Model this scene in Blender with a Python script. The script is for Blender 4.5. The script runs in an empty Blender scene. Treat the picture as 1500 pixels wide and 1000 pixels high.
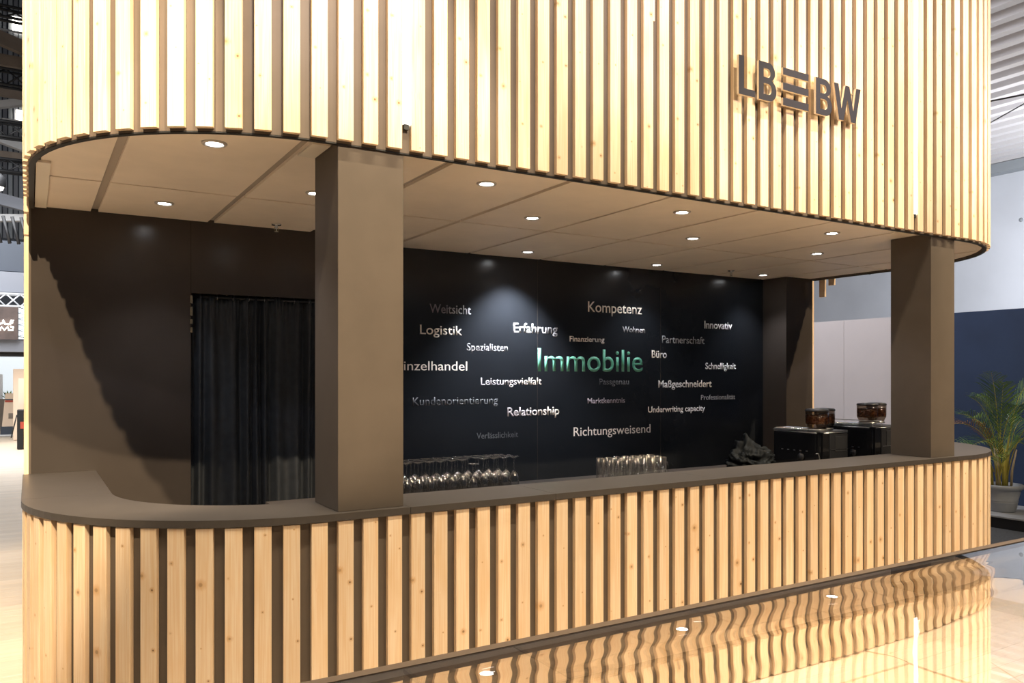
import bpy, bmesh, math, random
from mathutils import Vector, Matrix, noise
random.seed(7)
PI = math.pi
scene = bpy.context.scene
C = scene.collection
EYE = 1.61

# ------------------------------------------------------------------ camera
cam_d = bpy.data.cameras.new('camera')
cam_d.sensor_width = 36.0
cam_d.lens = 36.0 * 1169.0 / 1500.0
cam_d.shift_y = 50.0 / 1500.0
cam_d.clip_start = 0.02
cam = bpy.data.objects.new('camera', cam_d)
C.objects.link(cam)
cam.location = (0, 0, EYE)
cam.rotation_euler = (PI / 2, 0, -math.atan2(1169.0, 1935.0))
scene.camera = cam

# ------------------------------------------------------------------ view, world, lights
scene.view_settings.view_transform = 'Standard'
scene.view_settings.look = 'None'
scene.view_settings.gamma = 1.0
scene.view_settings.use_curve_mapping = False
scene.view_settings.exposure = 0.0
scene.cycles.caustics_reflective = True
scene.cycles.max_bounces = 12
scene.cycles.transparent_max_bounces = 96
scene.cycles.sample_clamp_indirect = 6.0

w = bpy.data.worlds.new('hall_ambience')
scene.world = w
w.use_nodes = True
w.node_tree.nodes['Background'].inputs[0].default_value = (0.62, 0.66, 0.76, 1)
w.node_tree.nodes['Background'].inputs[1].default_value = 0.09


def aim(o, target):
    d = Vector(target) - o.location
    o.rotation_euler = d.to_track_quat('-Z', 'Y').to_euler()


def spot(name, loc, target, power, color, cone=60, blend=0.4, size=0.06):
    d = bpy.data.lights.new(name, 'SPOT')
    d.energy = power
    d.color = color
    d.spot_size = math.radians(cone)
    d.spot_blend = blend
    d.shadow_soft_size = size
    o = bpy.data.objects.new(name, d)
    o.location = loc
    C.objects.link(o)
    aim(o, target)
    return o


def area(name, loc, target, power, color, sx, sy):
    d = bpy.data.lights.new(name, 'AREA')
    d.shape = 'RECTANGLE'
    d.size = sx
    d.size_y = sy
    d.energy = power
    d.color = color
    o = bpy.data.objects.new(name, d)
    o.location = loc
    C.objects.link(o)
    aim(o, target)
    return o


WARM = (1.0, 0.79, 0.53)
NEUT = (1.0, 0.92, 0.84)
# steep wash spots hung in front of the canopy
for i in range(12):
    x = -0.65 + i * 0.66
    spot('canopy_wash_light', (x, 1.45, 6.0), (x, 2.92, 2.5), 310 if i < 3 else 385, (1.0, 0.845, 0.60), 50, 0.7, 0.04)
# flat front fill, added to whiten the canopy only
for i in range(5):
    x = 0.2 + i * 1.45
    spot('canopy_front_fill', (x, -1.6, 4.9), (x, 2.92, 3.95), 430 if i else 330, (0.94, 0.87, 1.0), 37, 0.5, 0.08)
# truss spots, left, centre and right
spot('truss_light_left', (-1.3, 0.5, 6.0), (0.05, 4.93, 1.05), 3200, WARM, 30, 0.35, 0.05)
spot('truss_light_right', (7.6, 0.5, 6.0), (5.9, 4.4, 1.5), 1500, WARM, 36, 0.4, 0.05)
for x in (1.6, 4.4, 7.4):
    spot('truss_light_far', (x, -2.3, 6.1), (x * 0.82 - 0.4, 3.0, 1.1), 270, WARM, 66, 0.5, 0.05)
for x, tx, p in ((1.3, 0.85, 2400), (3.9, 3.6, 1500)):
    spot('truss_light_bar', (x, -2.3, 6.1), (tx, 4.9, 0.95), p, WARM, 17, 0.4, 0.04)
for x, y in ((-0.4, 1.1), (2.2, 0.9), (4.8, 1.1)):
    spot('floor_bounce_fill', (x, y, 6.1), (x, y, 0), 700 if x < 0 else 700, WARM, 50, 0.6, 0.1)  # added fill: brightens the floor so its bounce warms the ceiling
spot('palm_fill', (6.6, -1.0, 6.0), (9.15, 4.7, 0.9), 380, WARM, 20, 0.5, 0.08)  # added spot that brightens the palm from the front
# cool hall lighting
area('hall_fill_panels', (7.9, 7.6, 5.6), (9.65, 6.2, 1.2), 170, (0.95, 0.95, 1.0), 1.0, 2.5)  # unseen area fill, placed to brighten the wall panels
area('hall_fill_wall', (14.2, 5.0, 3.6), (18.2, 11.0, 3.4), 330, (0.90, 0.94, 1.0), 2, 2)  # unseen area fill, placed to brighten the concrete wall
area('hall_fill_roof', (14.2, 5.0, 2.2), (13.0, 10.0, 6.2), 230, (1.0, 0.93, 0.86), 2, 2)  # made-up fill from below, added to brighten the corrugated roof
area('hall_light_left', (-1.5, 19.0, 6.0), (-1.5, 22.0, 0), 1100, (0.95, 0.97, 1.0), 4, 8)
area('hall_light_floor', (-3.2, 8.5, 5.8), (-2.2, 7.5, 0), 300, (1.0, 0.93, 0.84), 3, 5)


# ------------------------------------------------------------------ materials
def mat(name, base=(0.5, 0.5, 0.5), rough=0.5, metal=0.0, emis=None, estr=0.0, spec=0.5, trans=0.0, ior=1.45, coat=0.0, alpha=1.0):
    m = bpy.data.materials.new(name)
    m.use_nodes = True
    b = m.node_tree.nodes['Principled BSDF']
    b.inputs['Base Color'].default_value = (*base, 1)
    b.inputs['Roughness'].default_value = rough
    b.inputs['Metallic'].default_value = metal
    b.inputs['Specular IOR Level'].default_value = spec
    b.inputs['Transmission Weight'].default_value = trans
    b.inputs['IOR'].default_value = ior
    b.inputs['Coat Weight'].default_value = coat
    b.inputs['Alpha'].default_value = alpha
    if emis:
        b.inputs['Emission Color'].default_value = (*emis, 1)
        b.inputs['Emission Strength'].default_value = estr
    return m


def nd(m, typ, **kw):
    n = m.node_tree.nodes.new(typ)
    for k, v in kw.items():
        setattr(n, k, v)
    return n


def ln(m, a, b):
    m.node_tree.links.new(a, b)


def math_node(m, op, a, b=None, c=None):
    n = nd(m, 'ShaderNodeMath', operation=op)
    for i, v in enumerate((a, b, c)):
        if v is None:
            continue
        if isinstance(v, (int, float)):
            n.inputs[i].default_value = v
        else:
            ln(m, v, n.inputs[i])
    return n.outputs[0]


def mixc(m, fac, a, b, blend='MIX'):
    n = nd(m, 'ShaderNodeMix', data_type='RGBA', blend_type=blend)
    if isinstance(fac, (int, float)):
        n.inputs[0].default_value = fac
    else:
        ln(m, fac, n.inputs[0])
    for i, v in ((6, a), (7, b)):
        if isinstance(v, tuple):
            n.inputs[i].default_value = (*v, 1)
        else:
            ln(m, v, n.inputs[i])
    return n.outputs[2]


def maprange(m, v, a, b, c=0.0, d=1.0, smooth=True):
    n = nd(m, 'ShaderNodeMapRange', interpolation_type='SMOOTHSTEP' if smooth else 'LINEAR')
    ln(m, v, n.inputs[0])
    for i, x in enumerate((a, b, c, d)):
        n.inputs[1 + i].default_value = x
    return n.outputs[0]


def wood(name, light, dark, knot=True, rough=0.55):
    """Planed spruce: long grain along local Z, round knots with a halo."""
    m = mat(name, light, rough)
    b = m.node_tree.nodes['Principled BSDF']
    tc = nd(m, 'ShaderNodeTexCoord')
    oi = nd(m, 'ShaderNodeObjectInfo')
    sp = nd(m, 'ShaderNodeSeparateXYZ')
    ln(m, tc.outputs['Object'], sp.inputs[0])
    X, Y, Z = sp.outputs
    R = oi.outputs['Random']
    # knots
    W = math_node(m, 'MULTIPLY_ADD', R, 60.0, math_node(m, 'MULTIPLY', Z, 4.2))
    vo = nd(m, 'ShaderNodeTexVoronoi', voronoi_dimensions='1D')
    vo.inputs['Scale'].default_value = 1.0
    ln(m, W, vo.inputs['W'])
    dz = math_node(m, 'DIVIDE', math_node(m, 'SUBTRACT', W, vo.outputs['W']), 4.2)
    sc = nd(m, 'ShaderNodeSeparateColor')
    ln(m, vo.outputs['Color'], sc.inputs[0])
    dx = math_node(m, 'SUBTRACT', X, math_node(m, 'MULTIPLY', math_node(m, 'SUBTRACT', sc.outputs[0], 0.5), 0.05))
    dist = math_node(m, 'SQRT', math_node(m, 'ADD', math_node(m, 'MULTIPLY', dx, dx), math_node(m, 'MULTIPLY', dz, dz)))
    size = math_node(m, 'MULTIPLY_ADD', math_node(m, 'POWER', sc.outputs[1], 2.2), 0.0085, 0.0014)
    rel = math_node(m, 'DIVIDE', dist, size)
    gate = maprange(m, sc.outputs[2], 0.14, 0.20, 0.0, 1.0)
    core = maprange(m, rel, 0.55, 1.1, 1.0, 0.0)
    halo = maprange(m, rel, 0.8, 3.4, 1.0, 0.0)
    # grain
    warp = math_node(m, 'MULTIPLY', halo, 0.006)
    cx = nd(m, 'ShaderNodeCombineXYZ')
    ln(m, math_node(m, 'ADD', math_node(m, 'MULTIPLY_ADD', R, 17.0, X), warp), cx.inputs[0])
    ln(m, math_node(m, 'ADD', Y, math_node(m, 'MULTIPLY', R, 31.0)), cx.inputs[1])
    ln(m, math_node(m, 'MULTIPLY', Z, 0.02), cx.inputs[2])
    n1 = nd(m, 'ShaderNodeTexNoise')
    n1.inputs['Scale'].default_value = 190.0
    n1.inputs['Detail'].default_value = 3.0
    ln(m, cx.outputs[0], n1.inputs['Vector'])
    n2 = nd(m, 'ShaderNodeTexNoise')
    n2.inputs['Scale'].default_value = 9.0
    n2.inputs['Detail'].default_value = 2.0
    cy = nd(m, 'ShaderNodeCombineXYZ')
    ln(m, math_node(m, 'MULTIPLY_ADD', R, 90.0, math_node(m, 'MULTIPLY', X, 2.0)), cy.inputs[0])
    ln(m, math_node(m, 'MULTIPLY', Z, 0.35), cy.inputs[2])
    ln(m, cy.outputs[0], n2.inputs['Vector'])
    g = maprange(m, n1.outputs[0], 0.35, 0.68, 0.0, 0.75)
    col = mixc(m, g, light, dark)
    col = mixc(m, maprange(m, n2.outputs[0], 0.42, 0.75, 0.0, 0.65), col, dark)
    if knot:
        col = mixc(m, math_node(m, 'MULTIPLY', math_node(m, 'MULTIPLY', halo, gate), 0.6), col, tuple(c * k for c, k in zip(dark, (0.78, 0.62, 0.42))))
        col = mixc(m, math_node(m, 'MULTIPLY', math_node(m, 'MULTIPLY', core, gate), maprange(m, sc.outputs[0], 0.1, 0.9, 0.45, 0.95)), col, (0.20, 0.10, 0.04))
    # whole-slat tone
    tone = maprange(m, R, 0.0, 1.0, 0.90, 1.06, False)
    tn = nd(m, 'ShaderNodeCombineXYZ')
    for i in range(3):
        ln(m, tone, tn.inputs[i])
    col = mixc(m, 1.0, col, tn.outputs[0], 'MULTIPLY')
    ln(m, col, b.inputs['Base Color'])
    bp = nd(m, 'ShaderNodeBump')
    bp.inputs['Strength'].default_value = 0.08
    bp.inputs['Distance'].default_value = 0.001
    ln(m, n1.outputs[0], bp.inputs['Height'])
    ln(m, bp.outputs[0], b.inputs['Normal'])
    return m


def noisy(name, base, rough, amount=0.15, scale=3.0, bump=0.0, spec=0.5, bscale=200.0):
    m = mat(name, base, rough, spec=spec)
    b = m.node_tree.nodes['Principled BSDF']
    tc = nd(m, 'ShaderNodeTexCoord')
    n1 = nd(m, 'ShaderNodeTexNoise')
    n1.inputs['Scale'].default_value = scale
    n1.inputs['Detail'].default_value = 6.0
    ln(m, tc.outputs['Object'], n1.inputs['Vector'])
    f = maprange(m, n1.outputs[0], 0.3, 0.7)
    col = mixc(m, f, tuple(c * (1 - amount) for c in base), tuple(min(1, c * (1 + amount)) for c in base))
    ln(m, col, b.inputs['Base Color'])
    if bump:
        n2 = nd(m, 'ShaderNodeTexNoise')
        n2.inputs['Scale'].default_value = bscale
        ln(m, tc.outputs['Object'], n2.inputs['Vector'])
        bp = nd(m, 'ShaderNodeBump')
        bp.inputs['Strength'].default_value = bump
        bp.inputs['Distance'].default_value = 0.002
        ln(m, n2.outputs[0], bp.inputs['Height'])
        ln(m, bp.outputs[0], b.inputs['Normal'])
    return m


M = {}
M['slat'] = wood('spruce_slat', (0.86, 0.68, 0.49), (0.78, 0.53, 0.30))
M['board'] = noisy('anthracite_board', (0.125, 0.099, 0.078), 0.5, 0.06, 6, 0.05, 0.25)
M['column'] = noisy('anthracite_column', (0.105, 0.084, 0.067), 0.5, 0.05, 6, 0.05, 0.25)
M['slab'] = noisy('anthracite_slab', (0.062, 0.053, 0.047), 0.38, 0.05, 6, 0.03)
M['wallblack'] = noisy('anthracite_wall', (0.052, 0.043, 0.037), 0.22, 0.05, 4, 0.02, 0.35)
M['wordwall'] = noisy('printed_black_wall', (0.012, 0.014, 0.017), 0.22, 0.05, 4, 0.02)
M['tile'] = noisy('ceiling_tile', (0.90, 0.78, 0.64), 0.5, 0.03, 5, 0.25, 0.5, 60)
M['grid'] = mat('ceiling_grid', (0.42, 0.36, 0.30), 0.6)
M['pale_trim'] = mat('pale_trim', (0.80, 0.72, 0.60), 0.5)
M['rim'] = mat('black_rim', (0.02, 0.02, 0.02), 0.6)
M['led'] = mat('led_strip', (1, 1, 1), 0.4, emis=(1.0, 0.94, 0.86), estr=4.0)
M['lens'] = mat('downlight_lens', (1, 1, 1), 0.3, emis=(0.95, 0.97, 1.0), estr=60.0)
M['ring'] = mat('downlight_ring', (0.55, 0.50, 0.45), 0.35, 0.2)
M['chrome'] = mat('chrome', (0.75, 0.75, 0.75), 0.15, 1.0)
M['steel'] = mat('brushed_steel', (0.5, 0.5, 0.5), 0.3, 1.0)
M['brass'] = mat('hinge_metal', (0.7, 0.6, 0.42), 0.25, 1.0)
M['glass'] = mat('clear_glass', (1, 1, 1), 0.02, trans=1.0, ior=1.45)


def thin_glass(name, tint=(1, 1, 1), ior=1.5, rough=0.01, boost=1.0):
    """clear where it is looked through, mirror-like towards its edges"""
    m = bpy.data.materials.new(name)
    m.use_nodes = True
    nt = m.node_tree
    nt.nodes.remove(nt.nodes['Principled BSDF'])
    tr = nd(m, 'ShaderNodeBsdfTransparent'); tr.inputs[0].default_value = (*tint, 1)
    gl = nd(m, 'ShaderNodeBsdfGlossy'); gl.inputs['Roughness'].default_value = rough
    lw = nd(m, 'ShaderNodeLayerWeight')
    f3 = math_node(m, 'MULTIPLY_ADD', math_node(m, 'POWER', lw.outputs['Facing'], 3.0), 0.55 * (ior - 1) / 0.5, 0.045)
    mx = nd(m, 'ShaderNodeMixShader')
    ln(m, math_node(m, 'MULTIPLY', f3, boost), mx.inputs[0])
    ln(m, tr.outputs[0], mx.inputs[1]); ln(m, gl.outputs[0], mx.inputs[2])
    ln(m, mx.outputs[0], nt.nodes['Material Output'].inputs[0])
    return m


M['glass'] = thin_glass('clear_glass', (0.97, 0.97, 0.97), 1.55, 0.10, 1.8)
M['acrylic'] = thin_glass('clear_acrylic', (0.99, 0.98, 0.96), 1.2)
M['letter'] = mat('slate_letter_face', (0.030, 0.029, 0.036), 0.6, spec=0.25)
M['letter_side'] = mat('pale_letter_edge', (0.80, 0.68, 0.50), 0.5)
M['gloss_black'] = mat('glossy_black', (0.008, 0.008, 0.009), 0.12, coat=0.5)
M['satin_black'] = mat('satin_black', (0.018, 0.018, 0.020), 0.35)
M['screen'] = mat('dark_glass_panel', (0.028, 0.028, 0.030), 0.2)
M['bean'] = noisy('coffee_bean', (0.34, 0.15, 0.055), 0.25, 0.5, 40)
M['smoke'] = thin_glass('smoked_plastic', (0.70, 0.65, 0.60), 1.4, 0.08, 0.8)
M['cloth'] = noisy('black_cloth', (0.005, 0.006, 0.007), 0.7, 0.2, 30, 0.1, 0.12)
M['curtain'] = noisy('navy_black_curtain', (0.024, 0.028, 0.034), 0.6, 0.15, 20, 0.1)
M['concrete'] = noisy('pale_concrete', (0.60, 0.63, 0.69), 0.85, 0.06, 0.7, 0.1, 0.2, 30)
M['white_panel'] = noisy('off_white_panel', (0.70, 0.66, 0.68), 0.7, 0.02, 2)
M['navy_panel'] = noisy('navy_panel', (0.035, 0.065, 0.15), 0.6, 0.12, 1.5, 0.1)
M['corr'] = mat('corrugated_sheet', (0.60, 0.59, 0.61), 0.5, 0.1)
M['carpet'] = noisy('dark_carpet', (0.055, 0.060, 0.070), 0.9, 0.2, 40, 0.4)
M['stage'] = noisy('grey_stage', (0.30, 0.32, 0.35), 0.7, 0.1, 8)
M['stage_side'] = mat('black_stage_side', (0.012, 0.014, 0.018), 0.3)
M['pot'] = noisy('grey_plastic_pot', (0.34, 0.37, 0.41), 0.5, 0.06, 10)
M['soil'] = noisy('soil', (0.03, 0.02, 0.012), 0.95, 0.4, 60, 0.8)
M['beam'] = noisy('brown_beam', (0.25, 0.20, 0.16), 0.6, 0.1, 3)
M['pale_beam'] = mat('pale_beam', (0.62, 0.62, 0.62), 0.6)
M['truss_black'] = mat('black_truss', (0.012, 0.012, 0.013), 0.5)
M['truss_white'] = mat('aluminium_truss', (0.75, 0.77, 0.8), 0.4, 0.3)
M['clad'] = mat('grey_cladding', (0.30, 0.33, 0.36), 0.6)
M['dark_grey'] = mat('dark_grey_box', (0.055, 0.065, 0.085), 0.6)
M['mid_grey'] = mat('mid_grey_fascia', (0.20, 0.21, 0.24), 0.6)
M['sign'] = noisy('brown_sign_board', (0.075, 0.052, 0.045), 0.6, 0.2, 6)
M['neon'] = mat('glowing_letters', (1, 1, 1), 0.4, emis=(1, 0.93, 0.82), estr=5.0)
M['window'] = mat('lit_window', (1, 1, 1), 0.4, emis=(1, 0.93, 0.80), estr=7.0)
M['bright'] = mat('self_lit_white', (0.9, 0.95, 1), 0.5, emis=(0.85, 0.95, 1), estr=0.55)  # emission stands in for light falling on the zigzag panel and showroom wall
M['cream'] = mat('cream_panel', (0.80, 0.62, 0.47), 0.6)
M['white'] = mat('white_paint', (0.8, 0.8, 0.8), 0.5)
M['red'] = mat('red_print', (0.45, 0.07, 0.04), 0.5)
M['cable'] = mat('grey_cable', (0.10, 0.10, 0.10), 0.5)


def plank_mat():
    m = wood('pale_floor_plank', (0.84, 0.74, 0.62), (0.76, 0.62, 0.48), knot=False, rough=0.35)
    return m


M['plank'] = plank_mat()
M['floor_base'] = mat('floor_base', (0.80, 0.66, 0.50), 0.5)


def leaf_mat():
    m = mat('palm_leaf', (0.05, 0.12, 0.02), 0.4)
    b = m.node_tree.nodes['Principled BSDF']
    tc = nd(m, 'ShaderNodeTexCoord')
    n = nd(m, 'ShaderNodeTexNoise')
    n.inputs['Scale'].default_value = 4.0
    ln(m, tc.outputs['Object'], n.inputs['Vector'])
    c = mixc(m, maprange(m, n.outputs[0], 0.35, 0.65), (0.05, 0.14, 0.03), (0.20, 0.32, 0.06))
    ln(m, c, b.inputs['Base Color'])
    return m


M['leaf'] = leaf_mat()
M['leaf_dry'] = mat('dry_leaf', (0.35, 0.16, 0.04), 0.5)
M['stem'] = mat('palm_stem', (0.48, 0.42, 0.08), 0.4)
M['cane'] = mat('palm_cane', (0.45, 0.38, 0.25), 0.5)


def table_mat():
    """thick glass sheet: smooth polished top, slightly wavy underside"""
    m = mat('table_glass', (0.97, 0.93, 0.88), 0.0, trans=1.0, ior=1.62)
    b = m.node_tree.nodes['Principled BSDF']
    tc = nd(m, 'ShaderNodeTexCoord')
    sp = nd(m, 'ShaderNodeSeparateXYZ')
    ln(m, tc.outputs['Object'], sp.inputs[0])
    under = math_node(m, 'MULTIPLY', math_node(m, 'LESS_THAN', sp.outputs[2], 1.345), maprange(m, sp.outputs[1], 0.40, 0.60, 0.15, 1.0))
    mp = nd(m, 'ShaderNodeMapping')
    mp.inputs['Scale'].default_value = (3.0, 15.0, 0.0)
    ln(m, tc.outputs['Object'], mp.inputs[0])
    n = nd(m, 'ShaderNodeTexNoise')
    n.inputs['Scale'].default_value = 1.0
    n.inputs['Detail'].default_value = 0.5
    ln(m, mp.outputs[0], n.inputs['Vector'])
    bp = nd(m, 'ShaderNodeBump')
    bp.inputs['Distance'].default_value = 0.0008
    ln(m, under, bp.inputs['Strength'])
    ln(m, n.outputs[0], bp.inputs['Height'])
    ln(m, bp.outputs[0], b.inputs['Normal'])
    return m


M['table'] = table_mat()
M['table_edge'] = mat('table_edge', (0.16, 0.12, 0.09), 0.5)


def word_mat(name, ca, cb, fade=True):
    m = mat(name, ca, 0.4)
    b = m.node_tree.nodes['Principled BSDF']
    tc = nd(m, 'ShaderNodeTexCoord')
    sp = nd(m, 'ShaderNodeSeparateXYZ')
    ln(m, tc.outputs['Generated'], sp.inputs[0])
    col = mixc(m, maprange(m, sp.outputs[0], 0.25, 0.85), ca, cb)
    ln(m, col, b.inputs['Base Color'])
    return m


# ------------------------------------------------------------------ mesh helpers
def link(name, bm, m, parent=None, smooth=False, mats=None):
    me = bpy.data.meshes.new(name)
    bmesh.ops.recalc_face_normals(bm, faces=bm.faces[:])
    bm.to_mesh(me)
    bm.free()
    for x in (mats or [m]):
        me.materials.append(x)
    if smooth:
        for p in me.polygons:
            p.use_smooth = True
    o = bpy.data.objects.new(name, me)
    C.objects.link(o)
    if parent:
        o.parent = parent
    return o


def tag(o, label=None, cat=None, group=None, kind=None):
    if label: o['label'] = label
    if cat: o['category'] = cat
    if group: o['group'] = group
    if kind: o['kind'] = kind
    return o


def thing(name, label, cat, loc=(0, 0, 0), rz=0, group=None):
    o = bpy.data.objects.new(name, None)
    o.empty_display_size = 0.05
    C.objects.link(o)
    o.location = loc
    o.rotation_euler = (0, 0, rz)
    return tag(o, label, cat, group)


def box(bm, x0, x1, y0, y1, z0, z1, mi=0):
    v = [bm.verts.new(p) for p in ((x0, y0, z0), (x1, y0, z0), (x1, y1, z0), (x0, y1, z0), (x0, y0, z1), (x1, y0, z1), (x1, y1, z1), (x0, y1, z1))]
    for f in ((0, 3, 2, 1), (4, 5, 6, 7), (0, 1, 5, 4), (1, 2, 6, 5), (2, 3, 7, 6), (3, 0, 4, 7)):
        fc = bm.faces.new([v[i] for i in f])
        fc.material_index = mi
    return v


def bevelled(bm, w, seg=1):
    bmesh.ops.bevel(bm, geom=bm.edges[:], offset=w, segments=seg, affect='EDGES', profile=0.5)


def lathe(bm, prof, seg=24, c=(0, 0, 0), mi=0):
    rings = []
    for r, z in prof:
        if r < 1e-6:
            rings.append([bm.verts.new((c[0], c[1], c[2] + z))])
        else:
            rings.append([bm.verts.new((c[0] + r * math.cos(2 * PI * i / seg), c[1] + r * math.sin(2 * PI * i / seg), c[2] + z)) for i in range(seg)])
    for a, b in zip(rings, rings[1:]):
        for i in range(seg):
            j = (i + 1) % seg
            if len(a) == 1 and len(b) == 1:
                continue
            if len(a) == 1:
                f = bm.faces.new((a[0], b[i], b[j]))
            elif len(b) == 1:
                f = bm.faces.new((a[i], b[0], a[j]))
            else:
                f = bm.faces.new((a[i], b[i], b[j], a[j]))
            f.material_index = mi
            f.smooth = True


def tube(bm, pts, r, seg=8, rads=None, mi=0):
    pts = [Vector(p) for p in pts]
    rings = []
    for i, p in enumerate(pts):
        t = (pts[min(i + 1, len(pts) - 1)] - pts[max(i - 1, 0)]).normalized()
        up = Vector((0, 0, 1)) if abs(t.z) < 0.95 else Vector((0, 1, 0))
        a = t.cross(up).normalized()
        b = t.cross(a).normalized()
        rr = rads[i] if rads else r
        rings.append([bm.verts.new(p + a * rr * math.cos(2 * PI * k / seg) + b * rr * math.sin(2 * PI * k / seg)) for k in range(seg)])
    for a, b in zip(rings, rings[1:]):
        for k in range(seg):
            f = bm.faces.new((a[k], b[k], b[(k + 1) % seg], a[(k + 1) % seg]))
            f.smooth = True
            f.material_index = mi
    for ring in (rings[0], rings[-1]):
        bm.faces.new(ring).material_index = mi


def B(name, x0, x1, y0, y1, z0, z1, m, parent=None, bev=0.0):
    bm = bmesh.new()
    box(bm, x0, x1, y0, y1, z0, z1)
    if bev:
        bevelled(bm, bev)
    return link(name, bm, m, parent)


# ------------------------------------------------------------------ rounded plan of the stand
XL, XR, YF, RC = -0.005, 6.247, 2.937, 1.0     # outer face of the carcass board
YE = 4.926                                      # where the open bar meets the rear block


def plan(o, ye=YE, n=20, y_left=None, y_right=None, a0=0.0, a1=1.0):
    """points of the plan offset outwards by o: left end, corner, front, corner, right end"""
    R = RC + o
    cl, cr, cy = XL + RC, XR - RC, YF + RC
    pts = [(XL - o, y_left if y_left is not None else ye)]
    for i in range(n + 1):
        a = PI / 2 * i / n
        pts.append((cl - R * math.cos(a), cy - R * math.sin(a)))
    for i in range(n + 1):
        a = PI / 2 * i / n
        pts.append((cr + R * math.sin(a), cy - R * math.cos(a)))
    pts.append((XR + o, y_right if y_right is not None else ye))
    return pts


def wall_strip(bm, po, pi_, z0, z1):
    vo = [[bm.verts.new((x, y, z)) for x, y in po] for z in (z0, z1)]
    vi = [[bm.verts.new((x, y, z)) for x, y in pi_] for z in (z0, z1)]
    n = len(po)
    for i in range(n - 1):
        bm.faces.new((vo[0][i], vo[0][i + 1], vo[1][i + 1], vo[1][i]))
        bm.faces.new((vi[0][i + 1], vi[0][i], vi[1][i], vi[1][i + 1]))
        bm.faces.new((vo[1][i], vo[1][i + 1], vi[1][i + 1], vi[1][i]))
        bm.faces.new((vo[0][i + 1], vo[0][i], vi[0][i], vi[0][i + 1]))
    for i in (0, n - 1):
        bm.faces.new((vo[0][i], vo[1][i], vi[1][i], vi[0][i]))


PITCH = 0.0996
X_EDGE = 0.6976        # left edge of one slat


def slat_places(ye_left, ye_right):
    """centre, tangent angle of every slat round the plan (back face on the board)"""
    out = []
    cl, cr, cy = XL + RC, XR - RC, YF + RC
    q = PI / 2 * RC
    # s = 0 at X = cl on the front
    n0 = math.floor((cl - X_EDGE) / PITCH)
    x0 = X_EDGE + n0 * PITCH + 0.03
    L = cr - cl
    k = -80
    while k < 160:
        s = (x0 - cl) + k * PITCH
        k += 1
        if s < -q - (ye_left - cy) + 0.03 or s > L + q + (ye_right - cy) - 0.03:
            continue
        if 0 <= s <= L:
            out.append((cl + s, YF, 0.0))
        elif s < 0:
            if s > -q:
                a = -s / RC
                out.append((cl - RC * math.sin(a), cy - RC * math.cos(a), -a))
            else:
                out.append((XL, cy + (-s - q), -PI / 2))
        else:
            u = s - L
            if u < q:
                a = u / RC
                out.append((cr + RC * math.sin(a), cy - RC * math.cos(a), a))
            else:
                out.append((XR, cy + (u - q), PI / 2))
    return out


SLAT_T = 0.022


def slat_mesh(h, width=0.06, t=SLAT_T):
    bm = bmesh.new()
    box(bm, -width / 2, width / 2, -t, -0.0003, 0, h)
    bevelled(bm, 0.0012)
    bmesh.ops.recalc_face_normals(bm, faces=bm.faces[:])
    me = bpy.data.meshes.new('slat')
    bm.to_mesh(me)
    bm.free()
    me.materials.append(M['slat'])
    return me


def put_slats(parent, me, places, z0, jitter=0.0):
    for x, y, a in places:
        o = bpy.data.objects.new('slat', me)
        C.objects.link(o)
        o.parent = parent
        o.location = (x, y, z0 + random.uniform(-jitter, jitter))
        o.rotation_euler = (0, 0, a)


# ------------------------------------------------------------------ hall floor
FL = tag(B('floor', -9, 9.6, -5, 36, -0.10, -0.012, M['floor_base']), kind='structure')
bm = bmesh.new()
box(bm, -1.2, 1.2, -0.069, 0.069, 0, 0.0115)
bevelled(bm, 0.001)
pm = bpy.data.meshes.new('plank')
# rotate coordinates so that the long grain (local Z in the material) runs along the plank
for v in bm.verts:
    v.co = Vector((v.co.y, v.co.z, v.co.x))
bmesh.ops.recalc_face_normals(bm, faces=bm.faces[:])
bm.to_mesh(pm)
bm.free()
pm.materials.append(M['plank'])
PR = Matrix(((0, 0, 1), (1, 0, 0), (0, 1, 0))).to_euler()
for r in range(110):
    y = 1.2 + 0.14 * r
    off = random.choice((0.15, 0.6, 1.1))
    for c in (0, 1, 2):
        o = bpy.data.objects.new('plank', pm)
        C.objects.link(o)
        o.parent = FL
        o.location = (-1.25 + off - 2.41 * c, y, -0.0118)
        o.rotation_euler = PR
for r in range(30):
    for c in range(3):
        o = bpy.data.objects.new('plank', pm)
        C.objects.link(o)
        o.parent = FL
        o.location = (5.38 - 2.41 * c + random.choice((0, -0.35, -0.8)) * (c > 0), 2.86 - 0.14 * r, -0.0118)
        o.rotation_euler = PR

# ------------------------------------------------------------------ walls of the bar
ZC = 2.51            # ceiling height
ZB = 2.503           # underside of canopy slats
WB = tag(B('wall_back', 2.0, 5.885, 5.19, 5.25, 0, ZC + 0.02, M['wordwall']), kind='structure')
for sx in (3.364, 4.62):
    B('joint_strip', sx, sx + 0.002, 5.1885, 5.1905, 0, ZC, M['wallblack'], WB)
WLR = bpy.data.objects.new('wall_left_rear', None)
C.objects.link(WLR)
tag(WLR, kind='structure')
B('wall_panel', XL + 0.01, 0.800, 4.93, 4.99, 0, ZC + 0.02, M['wallblack'], WLR)
B('wall_panel', 0.8015, 1.95, 4.93, 4.99, 2.09, ZC + 0.02, M['wallblack'], WLR)
B('wall_panel', 1.80, 2.02, 4.93, 5.19, 0, 2.09, M['wallblack'], WLR)
B('wall_panel', 1.951, 2.02, 4.93, 5.19, 2.09, ZC + 0.02, M['wallblack'], WLR)
B('wall_panel', 0.5, 2.02, 5.8, 5.84, 0, ZC, M['wallblack'], WLR)
WRR = bpy.data.objects.new('wall_right_rear', None)
C.objects.link(WRR)
tag(WRR, kind='structure')
B('wall_panel', 5.885, XR - 0.002, 4.92, 6.5, 0, ZC + 0.02, M['wallblack'], WRR)
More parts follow.
